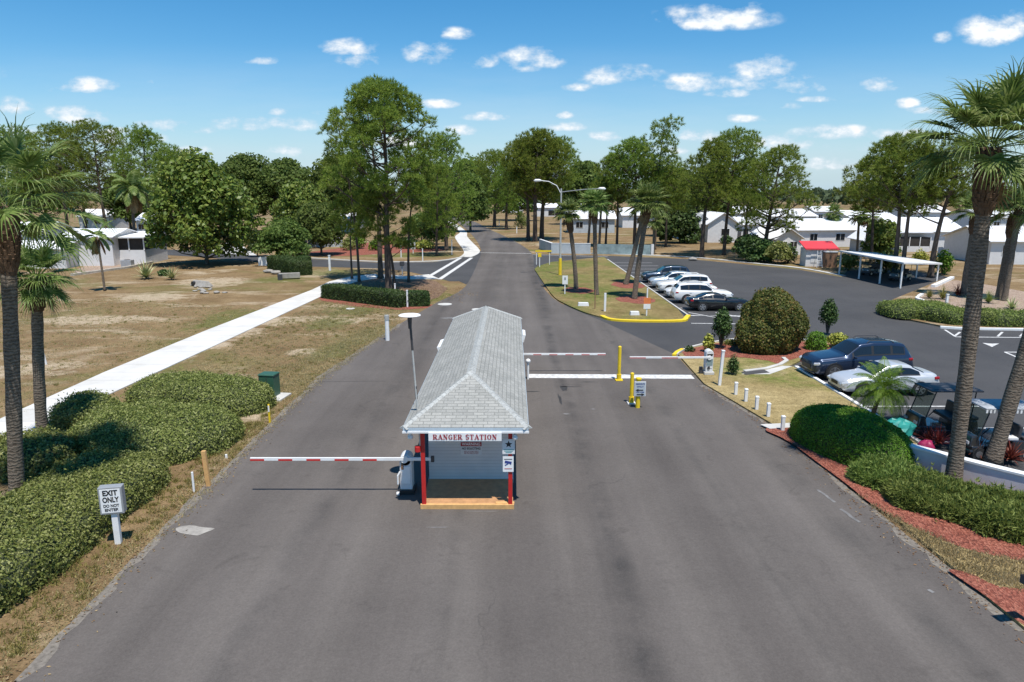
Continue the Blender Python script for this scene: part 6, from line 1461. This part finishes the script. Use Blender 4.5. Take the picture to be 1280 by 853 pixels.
oak('low dark shrub tree at the lot edge by the forked pine', 936, 327, 301, 34, 322, 86, 'box_leaf', .20, 1.3, 'dome', 30, 1.05)
oak('dark low bush touching the forked pine trunk', 955, 328, 306, 30, 324, 87, 'box_leaf', .20, 1.2, 'dome', 26, .95)
oak('green tree between the carport pines and the wide home', 1098, 330, 282, 36, 322, 88, 'mag_leaf', .20, 1.0, lr=1.2, nl=30)
oak('leafy shrub tree left of the red roofed kiosk', 972, 330, 309, 30, 322, 89, 'hedge_leaf', .16, .8, lr=.8, nl=24)
oak('oak behind the left home and its palms', 60, 286, 212, 80, 264, 90, ls=.40, dens=1.4, lr=2.8)
oak('dark tree far behind the second row right pines', 890, 285, 214, 60, 268, 91, ls=.46, dens=1.3, lr=3.0)
oak('dark oak behind the queen palm', 164, 288, 224, 66, 272, 92, ls=.40, dens=1.4, lr=2.6)
oak('dark tree behind the magnolia to the right', 276, 290, 226, 56, 274, 93, ls=.40, dens=1.4, lr=2.6)
oak('mid green oak right of the full crosswalk pine', 588, 290, 226, 40, 274, 94, ls=.40, dens=1.3, lr=2.2)
# far wood: one mass
rng = np.random.default_rng(5); CC = []; OO = []
for i in range(620):
    az = rng.uniform(-.85, .85); d_ = rng.uniform(330, 760); x = d_ * math.tan(az); y = d_
    hh = rng.uniform(8, 13); rr = rng.uniform(4, 8)
    n_ = 34; dd = rdirs(rng, n_, -.2); CC.append(np.array([x, y, hh * .55]) + dd * np.array([rr, rr, hh * .45])); OO.append(dd)
o = fastmesh('far_wood', leaf_quads(rng, np.concatenate(CC), np.concatenate(OO), 2.0), 4, M['far_leaf']); tag(o, 'far dark green wood along the horizon', 'wood', kind='stuff')
# palms
def palm(label, bx, by, topx, topy, seed, **k):
    q = P(bx, by); t_ = PD(topx, topy, q.y); m = mpp(bx, by)
    return sabal('sabal_palm', label, seed, (q.x, q.y, 0), t_.z, (t_.x - q.x, k.pop('ly', 0)), **k)
palm('tall sabal palm at the left frame edge over the long hedge', 22, 640, 8, 262, 101, tr=.20, Rl=1.1, nf=34, nl=34, nseg=4, boots=1.7, bootr=1.5, wid=.042, pet=1.25, elmin=-30, dead=1)
palm('shorter sabal palm behind the tall one at the path', 54, 553, 46, 352, 102, tr=.20, Rl=.85, nf=32, nl=30, nseg=4, boots=1.0, bootr=1.6, wid=.038, pet=.55, curve=1.3, elmin=-35)
palm('big sabal palm growing out of the creeping juniper', 1190, 611, 1237, 188, 103, tr=.225, Rl=1.1, nf=38, nl=32, nseg=4, boots=1.75, bootr=1.5, wid=.042, pet=1.05, curve=1.4, elmin=-22, dead=1)
palm('leaning big palm trunk behind the low wall, crown out of view', 1240, 580, 1352, 215, 104, tr=.245, Rl=1.2, nf=34, nl=26, nseg=4, boots=1.4, bootr=1.4, wid=.036, pet=1.2, curve=1.05)
LOW = dict(nl=24, nseg=3, wid=.065, elmin=-14, dead=1)
palm('island palm with a small crown, first beside the road', 720, 362, 710, 268, 105, tr=.21, Rl=.85, nf=30, boots=1.7, bootr=1.7, pet=.5, curve=1.5, **LOW)
palm('middle island palm with an upright trunk', 746, 370, 743, 258, 106, tr=.2, Rl=.9, nf=34, boots=1.5, bootr=1.5, pet=.6, curve=.8, **LOW)
palm('leaning island palm with the fullest crown beside the white cars', 793, 375, 810, 258, 107, tr=.23, Rl=1.1, nf=42, boots=1.5, bootr=1.55, pet=.85, curve=1.3, **LOW)
palm('pale trunked island palm crossing behind the fullest palm', 782, 357, 806, 262, 108, tr=.24, Rl=1.0, nf=28, boots=1.0, bootr=1.3, pet=.7, curve=1.0, **LOW)
palm('planter palm leaning left of the big trunk', 1203, 372, 1220, 268, 109, tr=.26, Rl=1.05, nf=28, boots=1.7, bootr=1.6, pet=.9, curve=1.2, **LOW)
palm('left trunk of the paired planter palms at the right edge', 1247, 376, 1267, 270, 110, tr=.24, Rl=1.05, nf=30, boots=1.8, bootr=1.6, pet=.9, curve=1.3, **LOW)
palm('right trunk of the paired planter palms at the right edge', 1255, 378, 1275, 258, 111, tr=.24, Rl=1.1, nf=30, boots=1.8, bootr=1.6, pet=.9, curve=1.2, **LOW)
LO2 = dict(nl=16, nseg=2, wid=.08)
palm('small palm in front of the white roofs left of the carport', 1041, 306, 1043, 268, 112, tr=.2, Rl=1.1, nf=24, boots=1.0, pet=.7, **LO2)
palm('slim palm trunk behind the carport, left one', 1071, 322, 1074, 270, 113, tr=.18, Rl=1.0, nf=22, boots=.8, pet=.7, **LO2)
palm('slim palm trunk behind the carport, right one', 1081, 324, 1086, 272, 114, tr=.18, Rl=1.0, nf=22, boots=.8, pet=.7, **LO2)
palm('palm standing between the roadside wall and the pale home', 735, 308, 739, 254, 115, tr=.22, Rl=1.3, nf=28, boots=1.2, pet=.9, **LO2)
palm('palm behind the middle island palm by the wall', 749, 309, 752, 246, 116, tr=.22, Rl=1.4, nf=28, boots=1.2, pet=1.0, **LO2)
palm('short palm behind the leaning island palm', 817, 318, 818, 276, 117, tr=.22, Rl=1.1, nf=22, boots=1.0, pet=.7, **LO2)
q = P(170, 312); t_ = PD(165, 236, q.y); feather_palm('queen_palm', 'tall queen palm with hanging dead fronds behind the left home', 120, (q.x, q.y, 0), t_.z, (t_.x - q.x, 0), .25, 4.6, 20, llen=1.2, lw=.10, dead=5)
q = P(131, 364); t_ = PD(121, 296, q.y); feather_palm('slender_palm', 'slender half dead young palm on the lawn in front of the left home', 121, (q.x, q.y, 0), t_.z, (t_.x - q.x, 0), .10, 2.0, 9, llen=.6, lw=.05, dead=4)
q = P(1090, 528); t_ = PD(1104, 490, q.y); feather_palm('pygmy_palm', 'small feathery pygmy palm between the oval hedge and the silver sedan', 122, (q.x, q.y, .09), t_.z, (t_.x - q.x, 0), .09, 1.55, 46, 'yellow_leaf' if False else 'bright_leaf', llen=.34, lw=.014, nlf=30, dead=0)
# hedges at the left front
HG = 'rounded hedge mounds beside the left palms'
HK = dict(group=HG, fuzz=.055)
superhedge('hedge', 'long clipped hedge along the road behind the EXIT ONLY sign', 'hedge', 1, (-12.95, 16.0, 0), R(90 - 2), 6.2, 1.75, 1.0, 'hedge_leaf', .45, .5, 950, .037, .09, **HK)
superhedge('hedge', 'broad hedge mound behind the yellow wooden post', 'hedge', 2, (-13.5, 25.0, 0), R(-20), 3.05, 2.3, 1.1, 'hedge_leaf', .68, .55, 900, .038, .10, **HK)
superhedge('hedge', 'rounded hedge mound nearest the green utility cabinet', 'hedge', 3, (-13.9, 29.9, 0), R(-20), 3.5, 1.75, 1.1, 'hedge_leaf', .75, .6, 800, .039, .10, **HK)
superhedge('hedge', 'low shaded hedge mound between the two left palms', 'hedge', 4, (-17.4, 22.4, 0), R(20), 2.2, 1.6, .95, 'hedge_leaf', .75, .6, 550, .046, .10, **HK)
superhedge('hedge', 'hedge mound at the path behind the shorter left palm', 'hedge', 6, (-17.2, 27.2, 0), R(-25), 1.7, 1.2, 1.0, 'hedge_leaf', .75, .6, 550, .046, .10, **HK)
# right hand shrubs
a, b = P(1010, 545), P(1122, 597); c = (a + b) / 2
superhedge('oval_hedge', 'smooth bright green oval clipped hedge beside the red mulch', 'hedge', 7, (c.x + .15, c.y + .35, .09), math.atan2(b.y - a.y, b.x - a.x), 2.45, 1.4, 1.38, 'bright_leaf', .85, .72, 1500, .030, .02, fuzz=.02)
def hz_shrub(name, label, seed, px_, py_, wpx, hpx, leaf, **k):
    q = P(px_, py_); m = mpp(px_, py_); z = k.pop('z', 0.0); return superhedge(name, label, 'shrub', seed, (q.x, q.y + wpx * m * .35, z), 0, wpx * m / 2, wpx * m * .42, hpx * m, leaf, **k)
hz_shrub('round_shrub', 'big round shrub with bronze tips on red mulch', 8, 972, 446, 88, 76, 'redbush_leaf', ex=.97, ez=.92, dens=560, size=.062, wob=.2, z=.09, under=.3)
hz_shrub('small_shrub', 'small round green shrub right of the big bronze shrub', 9, 1023, 440, 24, 22, 'bright_leaf', ex=.9, ez=.8, dens=700, size=.045, wob=.03, z=.09)
q = P(1046, 436); bush('yellow_shrub', 'yellow green variegated shrub in front of the navy SUV', 10, (q.x, q.y, .09), .75, .8, 'yellow_leaf', .08, 900)
q = P(885, 441.5); bush('yellow_shrub', 'small yellow leaved plant behind the keypad cabinet', 11, (q.x, q.y, .09), .38, .95, 'yellow_leaf', .085, 420)
q = P(913, 472); bush('small_shrub', 'dark little upright shrub behind the verge bollards', 12, (q.x + .2, q.y + .3, .085), .36, .85, 'box_leaf', .05, 900)
for px_, py_, ty, lab, sd_ in ((901, 437, 394, 'small upright clipped tree on bare stems by the keypad cabinet', 13), (1034, 419, 382, 'little upright tree at the lot kerb beside the bronze shrub', 14)):
    q = P(px_, py_); H = hgt(px_, py_, ty); bush('ornamental_tree', lab, sd_, (q.x, q.y, .09), .62, H, 'hedge_leaf' if False else 'box_leaf', .065, 2600, 'tree', None, H * .34, 1.15)
q = P(862, 441); bush('ground_plant', 'low dark plant at the yellow kerb corner of the mulch bed', 15, (q.x, q.y, .09), .4, .25, 'box_leaf', .06, 260)
q = P(916, 432.5); bush('ground_plant', 'low brownish plant at the kerb behind the little upright tree', 16, (q.x, q.y, .09), .8, .25, 'redbush_leaf', .07, 360)
# creeping juniper: spread cushions in front of the wall
JG = 'creeping juniper cushions below the wall'
for i, (x_, y_, a_, b_, h_, lab) in enumerate(((12.1, 20.85, 1.2, .85, .5, 'juniper cushion nearest the oval hedge'), (12.85, 19.5, 1.45, 1.15, .5, 'juniper cushion around the big palm trunk'), (14.0, 18.2, 1.5, 1.2, .5, 'juniper cushion right of the big palm below the wall'), (15.3, 16.85, 1.6, 1.25, .52, 'juniper cushion running out of the right frame edge'))):
    superhedge('juniper', lab, 'shrub', 20 + i, (x_, y_, .09), R(-49), a_, b_, h_, 'juniper_leaf', .8, .6, 760, .022, .11, JG, spray=.17, fuzz=.06)
# plants behind the wall
for px_, py_, lab, sd_, n_ in ((1172, 560, 'red leaved cordyline behind the left end of the wall', 31, 46), (1222, 572, 'red leaved cordyline between the two big trunks', 32, 54), (1262, 580, 'red leaved cordyline right of the leaning trunk', 33, 54), (1160, 556, 'smaller greenish red cordyline beside the magenta bundle', 34, 30)):
    q = P(px_, py_); rosette('cordyline', lab, sd_, (q.x, q.y, .08), .75, n_, .035, 'ti_leaf', 'plant', None, 25, 85, .9, 4)
# clipped box hedges in the middle distance
def boxhedge(label, p0, p1, depth, h, seed, leaf='box_leaf', z=0.0):
    a, b = P(*p0), P(*p1); d = b - a; c = (a + b) / 2; ang = math.atan2(d.y, d.x); nrm = Vector((-math.sin(ang), math.cos(ang), 0))
    c = c + nrm * depth / 2
    return superhedge('clipped_hedge', label, 'hedge', seed, (c.x, c.y, z), ang, d.length / 2 + .1, depth / 2, h, leaf, .16, .16, 330, .06, .025, fuzz=.03)
boxhedge('long dark clipped box hedge in front of the pine clump', (401, 373), (496, 385.5), 1.5, 1.25, 41)
boxhedge('short dark clipped box hedge right of the white post', (510, 384), (535, 383.5), 1.3, 1.2, 42)
boxhedge('dark clipped hedge beside the white block wall', (333, 337), (366, 345.5), 2.4, 1.7, 43)
boxhedge('small clipped hedge block at the end of the dark clipped hedge', (377, 342), (390, 336), 1.6, 1.6, 44)
# planter at the far right: ring hedge in segments
RG = 'planter hedge segments around the gravel bed'
for i, (p0, p1, lab) in enumerate((((1113, 391), (1140, 400.5), 'rounded left corner of the planter hedge'), ((1136, 400), (1190, 408.5), 'planter hedge left of the big palm trunk'), ((1186, 408), (1242, 411), 'planter hedge behind the big palm trunk'), ((1238, 411), (1310, 412), 'planter hedge running out at the right frame edge'))):
    a, b = P(*p0), P(*p1); d = b - a; c = (a + b) / 2; ang = math.atan2(d.y, d.x); n_ = Vector((-math.sin(ang), math.cos(ang), 0)); c = c + n_ * 1.25
    superhedge('planter_hedge', lab, 'hedge', 60 + i, (c.x, c.y, .12), ang, d.length / 2 + .35, 1.3 if i else 2.6, .95, 'juniper_leaf', .5, .45, 330, .05, .08, RG)
for px_, py_, lab, L_, sd_ in ((1264, 388, 'pale variegated agave in the planter bed', 1.0, 71), (183, 349, 'large pale variegated agave in front of the left home', 2.1, 72), (215, 350, 'smaller pale variegated agave left of the culvert', 1.5, 73)):
    q = P(px_, py_); rosette('agave', lab, sd_, (q.x, q.y, .1), L_, 34, .07 * L_, 'agave_leaf', 'plant', None, 12, 82, .35)
for px_, py_, lab, L_, lf, sd_ in ((1161, 375, 'tan ornamental grass at the planter kerb', .9, 'grassy_leaf', 74), (1178, 376, 'larger tan ornamental grass left of the planter palm', 1.3, 'grassy_leaf', 75), (1196, 372, 'reddish brown shrub at the planter palm foot', 1.2, 'ti_leaf', 76), (1212, 385, 'dark green tufted plant in the gravel bed', .9, 'juniper_leaf', 77), (1235, 381, 'green tufted plant under the paired palms', 1.1, 'juniper_leaf', 78)):
    q = P(px_, py_); rosette('tufted_plant', lab, sd_, (q.x, q.y, .13), L_, 110, .022, lf, 'plant', None, 25, 88, 1.1, 4)
for i, (px_, py_, r_, h_, lf, lab) in enumerate(((470, 313, 1.3, 1.5, 'bright_leaf', 'round green shrub at the left of the far mulch bed'), (512, 311, 1.8, 1.9, 'box_leaf', 'dark clipped shrub in the middle of the far mulch bed'), (531, 311.5, 1.9, 1.3, 'yellow_leaf', 'yellow green low shrub at the right of the far mulch bed'), (448, 311, 1.6, 2.6, 'bright_leaf', 'tall light green shrub behind the thin leaning pine'), (436, 313, 1.4, 1.7, 'hedge_leaf', 'small green shrub near the entrance wall'), (498, 309, 1.2, 1.2, 'juniper_leaf', 'small low shrub behind the dark mailbox'),
        (150, 330, .4, .5, 'grassy_leaf', 'little dry tuft in front of the home steps'), (985, 329, 1.4, 2.2, 'box_leaf', 'shrub beside the white gabled shed home'), (1060, 338, 1.6, 2.0, 'hedge_leaf', 'loose shrub behind the carport, left'), (1106, 342, 1.8, 2.3, 'hedge_leaf', 'loose shrub behind the carport, right'), (1150, 331, 1.2, 1.6, 'yellow_leaf', 'light shrub in front of the porch home'), (1178, 343, 1.2, 2.4, 'bright_leaf', 'young light green tree at the carport end'), (908, 305, 1.3, 1.4, 'box_leaf', 'small clipped shrub at the gabled home window'), (652, 286, 2.2, 3.6, 'hedge_leaf', 'green shrub at the far road verge'), (205, 345, .7, .6, 'box_leaf', 'low green plant between the two agaves'), (352, 322, 1.0, 1.2, 'yellow_leaf', 'yellowish shrub behind the clipped box'))):
    q = P(px_, py_); bush('shrub', lab, 300 + i, (q.x, q.y, .02), r_, h_, lf, .10 + .03 * r_, int(700 + 300 * r_))
# dry grass blades, nearest lawns only (nobody could count them)
from mathutils.geometry import intersect_point_line
def inpoly(p, poly):
    x, y = p; c = False; j = len(poly) - 1
    for i in range(len(poly)):
        (xi, yi), (xj, yj) = poly[i], poly[j]
        if (yi > y) != (yj > y) and x < (xj - xi) * (y - yi) / (yj - yi) + xi: c = not c
        j = i
    return c
def blades(name, label, poly, z, n, seed, h=.10, w=.014, avoid=()):
    rng = np.random.default_rng(seed); xs_ = [p[0] for p in poly]; ys_ = [p[1] for p in poly]; pts = []
    cl = [(rng.uniform(min(xs_), max(xs_)), rng.uniform(min(ys_), max(ys_))) for _ in range(n // 6)]
    for c_ in cl:
        if not inpoly(c_, poly) or any(inpoly(c_, a) for a in avoid): continue
        for k_ in range(9): pts.append((c_[0] + rng.normal(0, .09), c_[1] + rng.normal(0, .09), z))
    Pn = np.array(pts); k_ = len(Pn); d = rng.normal(0, .55, (k_, 3)); d[:, 2] = 1; d = unit(d); s = unit(np.cross(d, rng.normal(0, 1, (k_, 3)))) * w * rng.uniform(.6, 1.4, (k_, 1)); l = h * rng.uniform(.35, 1.1, (k_, 1))
    V = np.empty((k_, 3, 3)); V[:, 0] = Pn - s; V[:, 1] = Pn + s; V[:, 2] = Pn + d * l
    o = fastmesh(name, V.reshape(-1, 3), 3, M['dry_blade']); tag(o, label, 'grass', kind='stuff')
EDGE = [(-9.75, 8.0), (-9.45, 20), (-9.6, 34), (-8.1, 48), (-9.6, 49), (-12.0, 38), (-13, 33), (-10.6, 30), (-10.4, 26), (-10.6, 18), (-11.0, 8)]
blades('grass', 'short dry grass along the left road edge', EDGE, .0, 42000, 1)
blades('grass', 'thin dry grass on the lawn between path and road', [(-9.6, 30), (-8.1, 48), (-8.5, 56), (-16.5, 60), (-17.6, 45), (-17.2, 36), (-14, 33)], 0, 36000, 2, .09)
blades('grass', 'dry grass on the left lawn beyond the path', [(-20, 24), (-21.5, 36), (-20.6, 56), (-36, 62), (-46, 50), (-32, 26)], 0, 40000, 3, .10)
blades('grass', 'dry grass strip between road and mulch at the lower right', px((1066, 616), (1092, 634), (1133, 658), (1202, 690), (1290, 708), (1290, 745), (1250, 737), (1195, 715)), .085, 13000, 5, .10)

def litter(name, label, segs, z, n, seed, spread, size=.035):
    """fallen leaves scattered along lines"""
    rng = np.random.default_rng(seed); pts = []
    L_ = [math.hypot(b[0] - a[0], b[1] - a[1]) for a, b in segs]; tot = sum(L_)
    for (a, b), l in zip(segs, L_):
        k = int(n * l / tot); f = rng.uniform(0, 1, k); o_ = rng.normal(0, spread, (k, 2))
        pts.append(np.stack([a[0] + (b[0] - a[0]) * f + o_[:, 0], a[1] + (b[1] - a[1]) * f + o_[:, 1], np.full(k, z)], 1))
    p = np.concatenate(pts); o = fastmesh(name, leaf_quads(rng, p + [0, 0, .012], np.tile([0, 0, 1.0], (len(p), 1)), size, .25, .45), 4, M['litter']); tag(o, label, 'fallen leaves', kind='stuff')
litter('leaf_litter', 'brown fallen leaves along the left road edge', [((-9.9, 9), (-9.9, 27)), ((-9.9, 27), (-9.9, 36)), ((-9.8, 36), (-8.2, 49))], .02, 2600, 1, .35)
litter('leaf_litter', 'brown fallen leaves along the right road edge', [(XY(1060, 612), XY(1280, 788)), (XY(990, 548), XY(1060, 612)), (XY(880, 482), XY(990, 548))], .02, 1500, 2, .35)
litter('leaf_litter', 'pine needles and cones dropped around the pine clump', [(XY(420, 362), XY(545, 362)), (XY(440, 355), XY(560, 372))], .03, 5000, 3, 1.8, .06)

def weeds(name, label, polys, n, seed):
    rng = np.random.default_rng(seed); V = []
    for poly in polys:
        xs_ = [p[0] for p in poly]; ys_ = [p[1] for p in poly]
        for _ in range(n):
            c_ = (rng.uniform(min(xs_), max(xs_)), rng.uniform(min(ys_), max(ys_)))
            if not inpoly(c_, poly): continue
            k_ = int(rng.integers(10, 34)); h_ = rng.uniform(.06, .22); C_ = np.stack([np.full(k_, c_[0]) + rng.normal(0, .06, k_), np.full(k_, c_[1]) + rng.normal(0, .06, k_), np.zeros(k_)], 1)
            V.append(needle_tris(rng, C_, np.tile([0, 0, 1.0], (k_, 1)), 1, h_, .012, .8))
    o = fastmesh(name, np.concatenate(V), 3, M['grassy_leaf']); tag(o, label, 'weeds', kind='stuff')
weeds('weeds', 'scattered pale weed tufts across the dry left lawns', [[(-20, 24), (-21.5, 36), (-20.6, 56), (-36, 62), (-46, 50), (-32, 26)], [(-9.9, 30), (-8.6, 48), (-8.8, 56), (-16.5, 60), (-17.6, 45), (-17.2, 36), (-14, 33)], [(-9.95, 9), (-9.9, 30), (-11.2, 26), (-11.4, 9)]], 520, 8)
